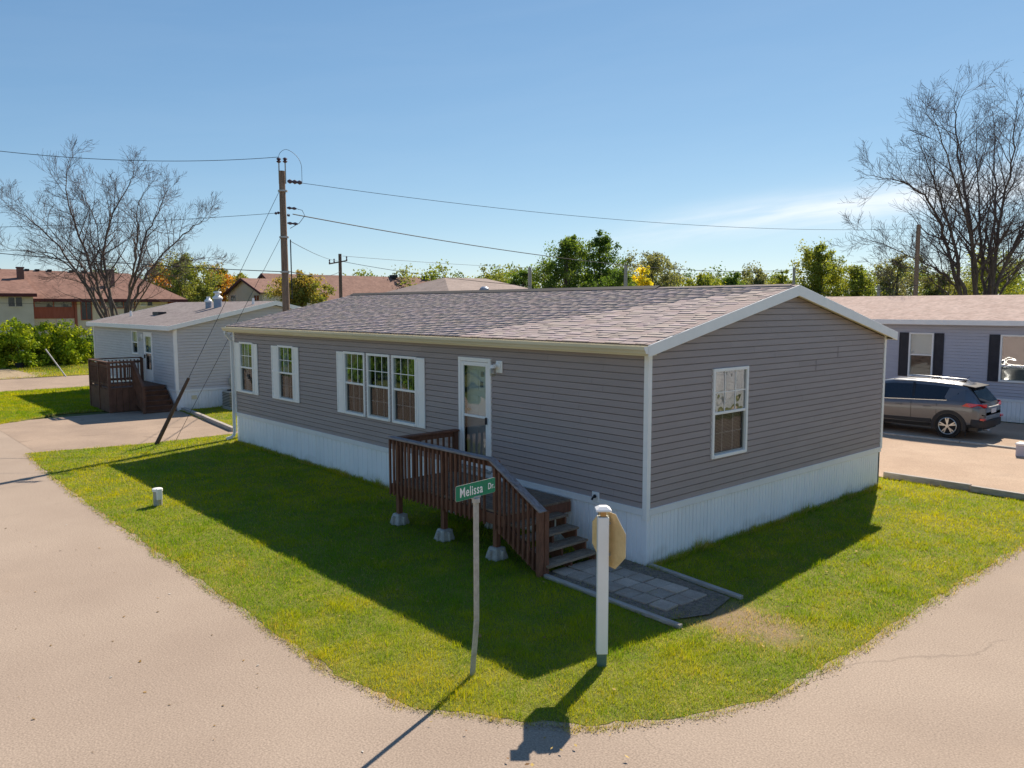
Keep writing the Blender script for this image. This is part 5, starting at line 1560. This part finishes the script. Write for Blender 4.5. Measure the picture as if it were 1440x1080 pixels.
# ---------------------------------------------------------------- far buildings
def facade_window(parent, w, x0, x1, z0, z1, m='far_glass', frame='grey_wall', split=0, name='window'):
    X = w.xf()
    f = MB(); e = 0.07
    f.box(x0, x1, -0.02, 0.05, z1-e, z1).box(x0, x1, -0.02, 0.06, z0, z0+e).box(x0, x0+e, -0.02, 0.05, z0+e, z1-e).box(x1-e, x1, -0.02, 0.05, z0+e, z1-e)
    for k in range(1, split+1):
        xm = x0+(x1-x0)*k/(split+1)
        f.box(xm-e/2, xm+e/2, -0.02, 0.045, z0+e, z1-e)
    fr = f.build(name, frame, parent, xf=X)
    MB().box(x0+e, x1-e, 0.0, 0.02, z0+e, z1-e).build('pane', m, fr, xf=X)
    return fr
XT = -68.0
def at_x(px, py, X=XT):
    r_ = ray(px, py); t = (X-CAM[0])/r_[0]; return CAM+r_*t
th = empty('townhouse', (XT-5, 2, 0), 'long two-storey brown-roofed townhouse row with chimneys behind the bare tree', 'townhouse')
def build_th(off):
    y = lambda px: float(at_x(px, 430)[1])
    ya, yb_, yend = y(-260), y(41), y(253)
    eaz, ebz = float(at_x(20, 412, XT+1.6)[2]), float(at_x(100, 419.5)[2])
    zr = float(at_x(100, 381, XT-5)[2])
    w1 = Wall((XT+1.6, ya), (0, 1), (1, 0)); w2 = Wall((XT, ya), (0, 1), (1, 0))
    Y = lambda px: y(px)-ya
    MB().box(XT-10, XT+1.6, ya, yb_, 0, eaz).build('wall', 'grey_wall')
    MB().box(XT-10, XT, yb_+0.002, yend, 0, ebz).build('wall', 'cream_wall')
    rf = MB().prism([(XT+2.1, ya-0.3, eaz-0.05), (XT-4.5, ya-0.3, zr), (XT-10.5, ya-0.3, eaz-0.4), (XT-10.5, ya-0.3, eaz-0.6), (XT+2.1, ya-0.3, eaz-0.25)], (0, yb_-ya+0.5, 0)).build('roof', 'brown_roof')
    # second roof ends in a sloping hip
    yh = y(205)
    ex = XT+0.6
    v = [(ex, yb_+0.2, ebz-0.05), (ex, yend+0.5, ebz-0.05), (XT-10.6, yend+0.5, ebz-0.05), (XT-10.6, yb_+0.2, ebz-0.05), (XT-4.5, yb_+0.2, zr-0.02), (XT-4.5, yh, zr-0.12)]
    v2 = [(a, b, c-0.22) for a, b, c in v[:4]]
    rf2 = MB().add(v+v2, [(0, 1, 5, 4), (1, 2, 5), (2, 3, 4, 5), (0, 4, 3), (0, 6, 7, 1), (1, 7, 8, 2), (2, 8, 9, 3), (3, 9, 6, 0), (6, 9, 8, 7)]).build('roof', 'brown_roof')
    MB().box(XT+2.05, XT+2.14, ya-0.3, yb_+0.2, eaz-0.3, eaz-0.03).build('fascia', 'maroon_trim')
    MB().box(ex-0.02, ex+0.06, yb_+0.2, yend+0.5, ebz-0.3, ebz-0.04).build('fascia', 'maroon_trim')
    for px, dz in ((38, 0.0), (167, 0.0), (-120, 0)):
        yy = y(px)
        ch_ = MB().box(XT-2.1, XT-1.7, yy-0.24, yy+0.24, zr-2.2, zr+0.0).build('chimney', 'chimney_brown', rf if px < 41 else rf2)
        MB().box(XT-2.14, XT-1.66, yy-0.28, yy+0.28, zr+0.0, zr+0.1).build('chimney_cap', 'maroon_trim', rf if px < 41 else rf2)
    for px in (-40, 15, 57, 72, 90, 122, 140):
        yy = y(px)
        MB().box(XT-4.7, XT-4.3, yy-0.16, yy+0.16, zr-0.1, zr+0.06).build('box_vent', 'black_metal', rf if px < 41 else rf2)
    H = lambda py, X=XT: float(at_x(60, py, X)[2])
    facade_window(None, w1, Y(5), Y(27), H(432, XT+1.6), H(417, XT+1.6), 'far_glass', split=1)
    facade_window(None, w1, Y(-70), Y(-45), H(432, XT+1.6), H(417, XT+1.6), 'far_glass', split=1)
    MB().box(Y(39.3), Y(44), 0.0, 0.12, 0, ebz).build('party_pier', 'red_panel', xf=w2.xf())
    MB().box(Y(44)+0.02, Y(103.5), 0.0, 0.1, H(448), ebz-0.3).build('panel', 'red_panel', xf=w2.xf())
    bal = facade_window(None, Wall((XT+0.1, ya), (0, 1), (1, 0)), Y(47), Y(102), H(433), H(420.5), 'lit_glass', 'red_panel', split=1)
    MB().box(Y(103.5)+0.02, Y(107.5), 0.0, 0.14, 0, ebz-0.02).build('party_pier', 'red_panel', xf=w2.xf())
    for a, b in ((78, 90), (91.5, 104)):
        MB().box(Y(a), Y(b)-0.03, 0.01, 0.06, 0.2, H(448.5)).build('garage_panel', 'cream_wall', xf=w2.xf())
    facade_window(None, w2, Y(113), Y(129), H(451), H(422), 'far_glass', 'red_panel', split=1)
    facade_window(None, w2, Y(140), Y(190), H(434), H(421), 'lit_glass', 'red_panel', split=2)
    facade_window(None, w2, Y(197), Y(206), H(431), H(419.5), 'plate_white', 'white_paint')
    facade_window(None, w2, Y(206.5), Y(215), H(431), H(419.5), 'far_glass', 'grey_wall')
    MB().box(Y(236), Y(253)-0.02, 0.0, 0.1, 0, ebz-0.05).build('panel', 'red_panel', xf=w2.xf())
    MB().box(Y(119), Y(126), 0.0, 0.1, H(461), H(458.5)).build('vent_hood', 'grey_wall', xf=w2.xf())
under(th, build_th)

def gable_house(name, label, x0, x1, y0, y1, ze, zr, wall, roofm, wins=(), cat='house', ridge='y', chim=(), vents=()):
    o = empty(name, ((x0+x1)/2, (y0+y1)/2, 0), label, cat)
    def b(off):
        MB().box(x0, x1, y0, y1, 0, ze).build('wall', wall)
        ov = 0.4
        if ridge == 'y':
            xm = (x0+x1)/2
            MB().prism([(x0, y0+0.01, ze), (x1, y0+0.01, ze), (xm, y0+0.01, zr-0.12)], (0, y1-y0-0.02, 0)).build('gable', wall)
            s = (zr-ze)/((x1-x0)/2)
            rf = MB().prism([(x0-ov, y0-ov, ze-ov*s), (xm, y0-ov, zr), (x1+ov, y0-ov, ze-ov*s), (x1+ov, y0-ov, ze-ov*s-0.12), (xm, y0-ov, zr-0.12), (x0-ov, y0-ov, ze-ov*s-0.12)], (0, y1-y0+2*ov, 0)).build('roof', roofm)
            for sx in (-1, 1):
                pts = [(xm, zr+0.02), (xm+sx*((x1-x0)/2+ov), ze-ov*s+0.02), (xm+sx*((x1-x0)/2+ov), ze-ov*s-0.25), (xm, zr-0.25)]
                MB().prism([(x, y0-ov-0.06, z) for x, z in pts], (0, 0.055, 0)).build('rake_board', 'maroon_trim')
            for yy, hh in chim:
                MB().box(x1-3.2, x1-2.5, yy-0.4, yy+0.4, ze, zr+hh).build('chimney', 'maroon_trim', rf)
            for yy in vents:
                MB().box(xm-0.1, xm+0.8, yy-0.4, yy+0.4, zr-0.2, zr+0.25).build('box_vent', 'black_metal', rf)
        else:                                  # hip
            xm, ym = (x0+x1)/2, (y0+y1)/2
            L = (y1-y0)/2*0.35
            v = [(x0-ov, y0-ov, ze), (x1+ov, y0-ov, ze), (x1+ov, y1+ov, ze), (x0-ov, y1+ov, ze), (xm, ym-L, zr), (xm, ym+L, zr)]
            v2 = [(a, c, z-0.2) for a, c, z in v[:4]]
            rf = MB().add(v+v2, [(0, 1, 4), (1, 2, 5, 4), (2, 3, 5), (3, 0, 4, 5), (0, 6, 7, 1), (1, 7, 8, 2), (2, 8, 9, 3), (3, 9, 6, 0), (6, 9, 8, 7)]).build('roof', roofm)
            for px_, py_ in vents:
                MB().lathe((px_, py_, ze+0.5), [(0.4, 0), (0.4, 0.45), (0.2, 0.6)], 12).build('roof_vent', 'vent_blue', rf, smooth=True)
        fz = Wall((x0, y0), (1, 0), (0, -1))
        for a, c, z0, z1 in wins:
            facade_window(None, fz, a-x0, c-x0, z0, z1, 'far_glass', 'grey_wall', split=1)
    under(o, b)
    return o
# cream gable end seen over the light grey roof
q = dep(369, 415, 88)
gx1, gy0 = float(q[0]), float(q[1])
def at_y(px, py, Y_):
    r_ = ray(px, py); t = (Y_-CAM[1])/r_[1]; return CAM+r_*t
gx0 = float(at_y(321, 415, gy0)[0])
gze, gzr = float(q[2])+0.42, float(at_y(344, 391, gy0)[2])
wl = [(float(at_y(325, 420, gy0)[0]), float(at_y(331.5, 420, gy0)[0]), float(at_y(328, 424, gy0)[2]), float(at_y(328, 415, gy0)[2])),
      (float(at_y(357.5, 420, gy0)[0]), float(at_y(365, 420, gy0)[0]), float(at_y(361, 423.5, gy0)[2]), float(at_y(361, 414.5, gy0)[2]))]
gable_house('gable_house', 'cream house with brown gable roof beyond the light grey home', gx0, gx1, gy0, gy0+7, gze, gzr, 'cream_wall', 'brown_roof', wl)
q = dep(372, 386, 100); e_ = dep(555, 392, 118)
gable_house('long_house', 'long house with brown roof, chimney and vents behind the cross-arm pole', float(q[0])-7, float(q[0])+7, float(q[1]), float(q[1])+31, 4.6, float(q[2])+0.15, 'cream_wall', 'brown_roof', (), chim=((float(q[1])+25, -0.6),), vents=(float(q[1])+19, float(q[1])+24.5))
q = dep(655, 391, 74)
gable_house('hip_roof_house', 'house with grey-brown hip roof just above the main ridge', float(q[0])-7, float(q[0])+7, float(q[1])-7, float(q[1])+7, 4.6, float(q[2]), 'cream_wall', 'tan_roof', ridge='hip', vents=((float(q[0])+4.5, float(q[1])-1.5),))

# ---------------------------------------------------------------- trees
def leaf_cloud(centres, radii, n, size, cols, g, flat=1.0, shell=0.55):
    """n small folded leaves spread through ellipsoid clumps; returns verts, faces, tints"""
    k = g.integers(0, len(centres), n)
    d = g.normal(size=(n, 3)); d /= np.linalg.norm(d, axis=1)[:, None]
    r_ = (shell+(1-shell)*g.random(n))[:, None]
    r_ *= (0.75+0.5*g.random((n, 1)))
    p_ = centres[k]+d*r_*radii[k]
    a = g.normal(size=(n, 3)); a /= np.linalg.norm(a, axis=1)[:, None]
    b = g.normal(size=(n, 3)); b -= a*(a*b).sum(1)[:, None]; b /= np.linalg.norm(b, axis=1)[:, None]
    s_ = size*(0.6+0.8*g.random(n))[:, None]
    c_ = np.cross(a, b)
    v = np.stack([p_-a*s_*0.55, p_+b*s_*0.33+c_*s_*0.08, p_+a*s_*0.55, p_-b*s_*0.33+c_*s_*0.08], 1)
    f = np.arange(n*4).reshape(-1, 4)
    cols = np.array(cols)
    ci = g.integers(0, len(cols), len(centres))
    base = cols[ci][k]
    alt = cols[g.integers(0, len(cols), n)]
    t = base*0.65+alt*0.35
    t = t*2.3*(0.7+0.6*g.random(n))[:, None]
    return v.reshape(-1, 3), f, np.repeat(t, 4, 0)
GREEN = [(0.05, 0.085, 0.018), (0.075, 0.11, 0.022), (0.035, 0.065, 0.016)]
OLIVE = [(0.085, 0.1, 0.03), (0.12, 0.125, 0.035), (0.06, 0.08, 0.025)]
YELLOWGREEN = [(0.16, 0.16, 0.03), (0.1, 0.12, 0.025), (0.07, 0.09, 0.02)]
YELLOW = [(0.42, 0.33, 0.02), (0.33, 0.29, 0.03), (0.22, 0.22, 0.03)]
ORANGE = [(0.36, 0.13, 0.025), (0.3, 0.16, 0.03), (0.2, 0.13, 0.03)]
ORGREEN = [(0.3, 0.13, 0.025), (0.26, 0.14, 0.03), (0.1, 0.11, 0.025), (0.07, 0.09, 0.02)]
GREYGREEN = [(0.1, 0.105, 0.06), (0.13, 0.13, 0.075), (0.08, 0.085, 0.05)]
def leafy_tree(label, px, ytop, half, d, cols, n, seed, zbase=0.0, low=0.3, lobes=16, name='leafy_tree', cat='tree', sparse=0.0, size=None, group='trees along the horizon', open_=False):
    g = np.random.default_rng(seed)
    top = dep(px, ytop, d); H = float(top[2])-zbase
    Rr = 1.3*half*d/FPX; n = int(n*2.8)
    o = empty(name, (top[0], top[1], zbase), label, cat, group)
    zc0, zc1 = H*low, H
    C_, Q_ = [], []
    for i in range(lobes):
        t = (i+0.5)/lobes
        z = zc0+(zc1-zc0)*(0.12+0.76*t)
        prof = math.sin(math.pi*min(0.97, 0.16+0.8*t))**0.6 if not open_ else 0.5+0.5*t
        ang = i*2.399+g.random()*0.8
        rr = Rr*prof*math.sqrt(g.random())*0.8
        C_.append((rr*math.cos(ang), rr*math.sin(ang), z))
        q = Rr*(0.4+0.25*g.random())
        Q_.append((q, q, q*(0.75+0.3*g.random())))
    C_.append((Rr*0.05, 0, H-Rr*0.25)); Q_.append((Rr*0.3, Rr*0.3, Rr*0.28))
    C_, Q_ = np.array(C_), np.array(Q_)
    # keep the crown's top at the measured height
    C_[:, 2] += H-np.max(C_[:, 2]+Q_[:, 2]*0.95)
    # every lobe splits into small sprays so the outline is ragged
    cs, qs = [], []
    for c_, q in zip(C_, Q_):
        for j in range(9):
            dd_ = g.normal(size=3); dd_ /= np.linalg.norm(dd_)
            cs.append(c_+dd_*q*(0.3+0.65*g.random())); qs.append(q*(0.26+0.26*g.random()))
    v, f, t = leaf_cloud(np.array(cs), np.array(qs), n, size or 1.9*d/794, cols, g, shell=0.2)
    np_mesh('crown', v, f, 'leaf', t, o)
    tr = MB()
    tr.tube([(0, 0, -0.2), (g.normal(0, 0.1), g.normal(0, 0.1), H*0.3), (g.normal(0, 0.25), 0, H*0.62), (g.normal(0, 0.3), 0, H*0.85)], [H*0.026, H*0.02, H*0.011, H*0.004], 8)
    for c_ in C_[::2]:
        b_ = np.array((0, 0, max(H*0.18, c_[2]*0.5)))
        m_ = (b_+c_)/2+np.array((0, 0, H*0.04))
        tr.tube([b_, m_, c_], [H*0.011, H*0.008, H*0.003], 5)
    tr.build('trunk', 'bark', o, smooth=True)
    return o
LT = leafy_tree
LT('tall olive tree with airy crown right of the bare tree', 258, 344, 40, 84, OLIVE, 5200, 1, low=0.3, open_=True)
LT('orange autumn tree behind the townhouse roof end', 230, 371, 32, 92, ORANGE, 4600, 2, low=0.25)
LT('round orange and green autumn tree between townhouse and cream house', 310, 370, 27, 97, ORGREEN, 4600, 3, low=0.12)
LT('low green tree under the orange crowns', 284, 395, 24, 80, OLIVE, 2800, 4, low=0.08)
LT('pale green tree top behind the cream house', 338, 383, 16, 104, YELLOWGREEN, 1500, 5)
LT('bushy green and golden tree beside the tall pole', 424, 373, 36, 74, [(0.12, 0.12, 0.03), (0.08, 0.1, 0.025), (0.2, 0.14, 0.04)], 9500, 6, low=0.02, lobes=24)
LT('green tree top behind the long brown roof', 516, 382, 30, 135, YELLOWGREEN, 2200, 7)
LT('low tree top left of the hip roof', 588, 389, 22, 130, OLIVE, 1500, 8)
LT('olive tree mass right of the hip roof', 692, 376, 34, 92, OLIVE, 3800, 9, low=0.1)
LT('green tree in front of slim pale pole', 735, 377, 30, 88, GREEN, 3600, 10, low=0.08)
LT('tallest green tree of the horizon, its twin crown, left half', 797, 326, 42, 86, [(0.065, 0.1, 0.02), (0.09, 0.12, 0.024), (0.045, 0.075, 0.016)], 7200, 11, low=0.1, lobes=20)
LT('tallest green tree of the horizon, its twin crown, right half', 843, 325, 34, 90, GREEN, 6000, 12, low=0.1, lobes=18)
LT('thin grey-green tree right of the tallest tree', 917, 345, 36, 94, GREYGREEN, 4200, 13, low=0.2, open_=True)
LT('bright yellow bush glowing above the ridge', 906, 373, 20, 70, YELLOW, 2600, 14, low=0.05)
LT('dark green bush behind the yellow bush', 872, 374, 28, 82, GREEN, 3200, 15, low=0.05)
LT('olive tree low on the horizon, first left of the gable peak row', 985, 376, 36, 98, YELLOWGREEN, 4000, 16, low=0.06)
LT('green round tree in the low row above the ridge', 1030, 380, 30, 96, GREEN, 3200, 17, low=0.06)
LT('grey-green tree top in the low row near the gable peak', 1068, 372, 30, 104, GREYGREEN, 3400, 18, low=0.1)
LT('yellow-green tree just left of the gable peak', 1100, 378, 22, 92, YELLOWGREEN, 2600, 19, low=0.06)
LT('broad yellow-green tree right of the gable peak', 1152, 336, 40, 76, YELLOWGREEN, 6400, 20, low=0.22, lobes=18)
LT('olive bush below the broad yellow-green tree', 1205, 369, 34, 72, YELLOWGREEN, 4600, 21, low=0.05)
LT('thin grey-green tree left of the wooden pole', 1262, 358, 34, 74, GREYGREEN, 4000, 22, low=0.15)
LT('dense yellow-green tree seen through the big bare tree', 1400, 334, 52, 70, YELLOWGREEN, 6800, 23, low=0.1, lobes=18)
LT('dark olive bush at the foot of the big bare tree', 1325, 378, 34, 66, [(0.06, 0.07, 0.03), (0.09, 0.09, 0.035)], 4200, 24, low=0.04)
LT('green tree top showing over the townhouse ridge', 150, 372, 34, 112, OLIVE, 2400, 25)
# out of the picture, mirrored in the long wall's windows
for i, (x, y, H_, r_) in enumerate(((-30, -13.8, 6, 2.2), (-24, -13.6, 4, 2.0), (-44, -14.2, 7, 2.8), (-36.5, -13.8, 5, 2.3))):
    g = np.random.default_rng(60+i)
    o = empty('roadside_tree', (x, y, 0), ('tall', 'short', 'broad', 'bushy')[i]+' green tree across the road, mirrored in the long wall windows', 'tree', 'trees across the road')
    zz = np.sort(g.random(40))
    cs = np.stack([g.normal(0, 1, 40)*r_*0.4*(1-zz*0.8), g.normal(0, 1, 40)*r_*0.4*(1-zz*0.8), 0.3+zz*(H_-1.2)], 1)
    v, f, t = leaf_cloud(cs, np.full((40, 3), r_*0.33), 3500, 0.3, [(0.09, 0.15, 0.03), (0.13, 0.19, 0.04)], g, shell=0.3)
    np_mesh('crown', v, f, 'leaf', t, o)
    MB().tube([(0, 0, -0.2), (0, 0, H_*0.8)], [0.2, 0.05], 8).build('trunk', 'bark', o)
# far belt of woodland that reads as one mass behind the single trees
g = np.random.default_rng(77)
cs = []
for px in np.arange(470, 1560, 7.0):
    dd_ = 118+g.uniform(-8, 25)
    q = dep(px, 431, dd_)
    hh = 8.3+0.6*math.sin(px*0.021)+g.uniform(-0.8, 0.9) + (0.9 if 690 < px < 960 or px > 1130 else 0.5)
    for k in range(4): cs.append((q[0]+g.normal(0, 1.2), q[1]+g.normal(0, 1.2), hh*(0.2+0.75*(k+g.random())/4)))
cs = np.array(cs)
v, f, t = leaf_cloud(cs, np.full((len(cs), 3), 1.7), 85000, 0.34, OLIVE+GREEN+YELLOWGREEN, g, shell=0.15)
o = np_mesh('woodland', v, f, 'leaf', t)
tag(o, 'distant belt of green and olive woodland along the horizon', 'woodland', kind='stuff')
# hedge shrubs in front of the townhouses
for i, (px, yb, ytop, half, label) in enumerate(((-30, 517, 470, 34, 'leafy green shrub cut by the left picture edge'), (28, 516, 448, 34, 'large bright green shrub below the grey townhouse wall'), (66, 513, 451, 30, 'bright green shrub in the middle of the hedge'),
                                                (96, 512, 457, 26, 'green shrub in front of the tall dark townhouse window'), (124, 508, 466, 14, 'dark green shrub touching the light grey home'))):
    q = gnd(px, yb)
    d = float(np.dot(q-CAM, fw))
    tt = dep(px, ytop+11, d)
    Rr = half*d/FPX; H_ = float(tt[2])
    g = np.random.default_rng(80+i)
    o = empty('shrub', (q[0], q[1], 0), label, 'shrub', 'hedge before the townhouses')
    m_ = 70
    cs = np.stack([g.uniform(-1, 1, m_)*Rr*0.85, g.uniform(-1, 1, m_)*1.3, 0.2+g.random(m_)**0.8*(H_-0.6)], 1)
    cs = cs @ np.array([[rt[0], rt[1], 0], [-rt[1], rt[0], 0], [0, 0, 1]])
    cs[:, 2] -= 0.35*H_*np.clip((np.abs(cs[:, 0]*rt[0]+cs[:, 1]*rt[1])/Rr), 0, 1)**2*(cs[:, 2]/H_)
    sp_ = cs[g.integers(0, m_, 9)].copy(); sp_[:, 2] = H_*g.uniform(0.85, 1.12, 9); cs = np.concatenate([cs, sp_]); m_ = len(cs)
    v, f, t = leaf_cloud(cs, np.full((m_, 3), 0.5)*np.array((1, 1, 0.8)), 7500 if i < 4 else 3500, 0.17, [(0.14, 0.19, 0.015), (0.22, 0.24, 0.018), (0.08, 0.12, 0.012)] if i < 4 else GREEN, g, shell=0.2)
    np_mesh('crown', v, f, 'leaf', t, o)
    st_ = MB()
    for j in range(5): st_.tube([(g.normal(0, 0.25), g.normal(0, 0.25), -0.05), (g.normal(0, 0.6), g.normal(0, 0.4), H_*0.6)], [0.04, 0.015], 5)
    st_.build('stems', 'bark', o)

# bare trees: measured main stems, then repeated branching
class Bare:
    def __init__(s, seed):
        s.r = np.random.default_rng(seed); s.big, s.mid, s.twig = MB(), [], []
        s.segs = {1: [], 2: [], 3: []}
    def grow(s, p, d, L, rad, lev, maxlev):
        n = 5 if lev < 3 else (3 if lev == 3 else 2)
        pts, rads = [p.copy()], [rad]
        q, dd = p.copy(), d/np.linalg.norm(d)
        for i in range(n):
            dd = dd+s.r.normal(0, 0.13, 3)+np.array((0, 0, 0.09)); dd /= np.linalg.norm(dd)
            q = q+dd*L/n; pts.append(q.copy()); rads.append(rad*(1-0.75*(i+1)/n))
        s.segs[min(3, lev)].append((pts, rads))
        if lev < maxlev:
            k = {1: 7, 2: 6, 3: 6, 4: 4}.get(lev, 3)
            s.kids(pts, rads, L, lev, maxlev, k)
    def kids(s, pts, rads, L, lev, maxlev, k, t0=0.22):
        for j in range(k):
            t = t0+(0.98-t0)*(j+s.r.random())/k
            f = t*(len(pts)-1); i = min(int(f), len(pts)-2); u = f-i
            q = pts[i]*(1-u)+pts[i+1]*u; r_ = rads[i]*(1-u)+rads[i+1]*u
            ax = pts[i+1]-pts[i]; ax /= np.linalg.norm(ax)+1e-9
            sd_ = s.r.normal(size=3); sd_ -= ax*np.dot(sd_, ax); sd_ /= np.linalg.norm(sd_)
            a = s.r.uniform(0.42, 1.0)
            s.grow(q, ax*math.cos(a)+sd_*math.sin(a), L*(s.r.uniform(0.38, 0.62) if lev < 2 else s.r.uniform(0.42, 0.75))*(1.2-0.6*t), max(r_*0.6, 0.006), lev+1, maxlev)
def tubes_np(segs, n, rmin):
    V, F = [], []; b = 0
    for pts, rads in segs:
        P = np.array(pts); m = len(P)
        D = np.gradient(P, axis=0); D /= np.linalg.norm(D, axis=1)[:, None]+1e-9
        ref = np.cross(D[0], (0.3, 0.2, 0.9)); ref /= np.linalg.norm(ref)+1e-9
        Xv = ref-D*(D@ref)[:, None]; Xv /= np.linalg.norm(Xv, axis=1)[:, None]+1e-9
        Yv = np.cross(D, Xv)
        ang = 2*np.pi*np.arange(n)/n
        rr = np.maximum(np.array(rads), rmin)[:, None, None]
        ring = P[:, None]+rr*(Xv[:, None]*np.cos(ang)[None, :, None]+Yv[:, None]*np.sin(ang)[None, :, None])
        V.append(ring.reshape(-1, 3))
        i = np.arange(m-1)[:, None]*n+np.arange(n)[None]
        j = np.arange(m-1)[:, None]*n+(np.arange(n)[None]+1) % n
        F.append((np.stack([i, j, j+n, i+n], -1).reshape(-1, 4))+b); b += m*n
    return np.concatenate(V), np.concatenate(F)
def bare_tree(label, base_px, d, stems, seed, r0, spread, maxlev=4, rmin=0.008, kid=(9, 0.5), shrink=0.9):
    B_ = dep(base_px, 430, d); o = empty('bare_tree', (B_[0], B_[1], 0), label, 'tree')
    T = Bare(seed); O = np.array((B_[0], B_[1], 0.0))
    main = []
    for si, (st_, rs) in enumerate(stems):
        dd_ = T.r.uniform(-1, 1)
        pts = [np.array((T.r.normal(0, 0.15), T.r.normal(0, 0.15), -0.2))]
        m = len(st_)
        for k, (px, py) in enumerate(st_):
            px, py = base_px+(px-base_px)*0.95, 440-(440-py)*shrink
            pts.append(dep(px, py, d+dd_*spread*(k+0.3)/m)-O)
        # refine
        P = np.array(pts); t = np.linspace(0, len(P)-1, len(P)*4)
        Q = np.stack([np.interp(t, np.arange(len(P)), P[:, c_]) for c_ in range(3)], 1)
        for _ in range(3): Q[1:-1] = 0.25*Q[:-2]+0.5*Q[1:-1]+0.25*Q[2:]
        Q[1:-1] += T.r.normal(0, 0.05, Q[1:-1].shape)
        L = float(np.linalg.norm(np.diff(Q, axis=0), axis=1).sum())
        rads = [r0*rs*(1-0.93*(i/(len(Q)-1))**0.6) for i in range(len(Q))]
        main.append((list(Q), rads))
        T.kids(list(Q), rads, L*kid[1], 1, maxlev, kid[0], t0=0.28)
    v, f = tubes_np(main, 10, rmin); np_mesh('trunk', v, f, 'bark', None, o, smooth=True)
    v, f = tubes_np(T.segs[1]+T.segs[2], 6, rmin); np_mesh('branches', v, f, 'bark', None, o, smooth=True)
    v, f = tubes_np(T.segs[3], 3, rmin); np_mesh('twigs', v, f, 'twig', None, o)
    return o
bare_tree('leafless spreading tree with many stems in front of the brown townhouses', 165, 58, [
    ([(140, 440), (112, 385), (72, 325), (30, 290), (0, 272)], 0.8), ([(146, 445), (118, 390), (78, 350), (40, 342), (-15, 346)], 0.6),
    ([(150, 440), (128, 375), (105, 310), (86, 255), (95, 197)], 0.95), ([(154, 440), (118, 372), (75, 318), (22, 262)], 0.6),
    ([(160, 440), (147, 380), (144, 330), (158, 285), (182, 240), (196, 214)], 0.9), ([(158, 440), (135, 370), (126, 318), (122, 268)], 0.6),
    ([(176, 440), (194, 375), (205, 325), (226, 280), (243, 240)], 0.9), ([(182, 442), (204, 385), (240, 338), (285, 300), (304, 290)], 0.75),
    ([(180, 440), (190, 360), (196, 318), (192, 270), (214, 240)], 0.65), ([(186, 440), (215, 385), (255, 358), (315, 352)], 0.45), ([(165, 440), (143, 375), (138, 310), (110, 245), (100, 235)], 0.55)],
    5, 0.22, 5.0, maxlev=4, rmin=0.0075, kid=(17, 0.38))
bare_tree('big leafless tree towering behind the blue-grey home', 1385, 48, [
    ([(1347, 405), (1328, 330), (1306, 262), (1268, 236), (1208, 224)], 0.75), ([(1352, 405), (1337, 320), (1312, 240), (1285, 165)], 0.85),
    ([(1370, 405), (1366, 320), (1352, 235), (1340, 150), (1346, 98)], 0.95), ([(1374, 405), (1362, 300), (1332, 205), (1305, 125)], 0.75),
    ([(1394, 405), (1396, 330), (1404, 240), (1396, 125)], 0.95), ([(1396, 400), (1404, 300), (1428, 200), (1432, 108)], 0.9),
    ([(1400, 400), (1432, 330), (1475, 260), (1510, 190)], 0.7), ([(1348, 404), (1318, 372), (1262, 345), (1190, 318)], 0.5),
    ([(1335, 408), (1285, 372), (1232, 358)], 0.35), ([(1406, 402), (1445, 362), (1500, 320)], 0.5), ([(1384, 405), (1380, 320), (1374, 230), (1372, 140)], 0.7), ([(1400, 395), (1446, 300), (1470, 180)], 0.7)],
    8, 0.235, 4.5, maxlev=4, rmin=0.0065, kid=(20, 0.4))

# small things by the hedge, far left
q = gnd(93, 530)
o = empty('leaning_pole', q, 'thin pale pole leaning beside the cross street', 'pole')
t_ = dep(64, 491, float(np.dot(q-CAM, fw)))
_build(MB().tube([(0, 0, 0), tuple(t_-q)], [0.035, 0.04], 8), 'shaft', 'galvanised', o)
q = gnd(88, 511); d = float(np.dot(q-CAM, fw)); s_ = d/FPX
o = empty('mailbox', q, 'small brown box on a post before the hedge', 'mailbox')
_build(MB().box(-0.06, 0.06, -0.06, 0.06, 0, 6*s_), 'post', 'bark', o)
_build(MB().box(-0.25, 0.25, -0.2, 0.2, 6*s_, 15*s_), 'box', 'timber_grey', o, bevel=0.03)
q = gnd(52, 514)
o = empty('hydrant', q, 'short white standpipe on the sandy patch', 'standpipe')
_build(MB().lathe((0, 0, 0), [(0.16, 0), (0.16, 0.1), (0.11, 0.12), (0.11, 0.34), (0.15, 0.36), (0.1, 0.44)], 10), 'barrel', 'white_paint', o, smooth=True)
q = gnd(28, 518)
o = empty('bin', q, 'dark round tub on the sandy patch', 'tub')
_build(MB().lathe((0, 0, 0), [(0.2, 0), (0.26, 0.3), (0.28, 0.32), (0.22, 0.36)], 12), 'barrel', 'shutter_dark', o, smooth=True)
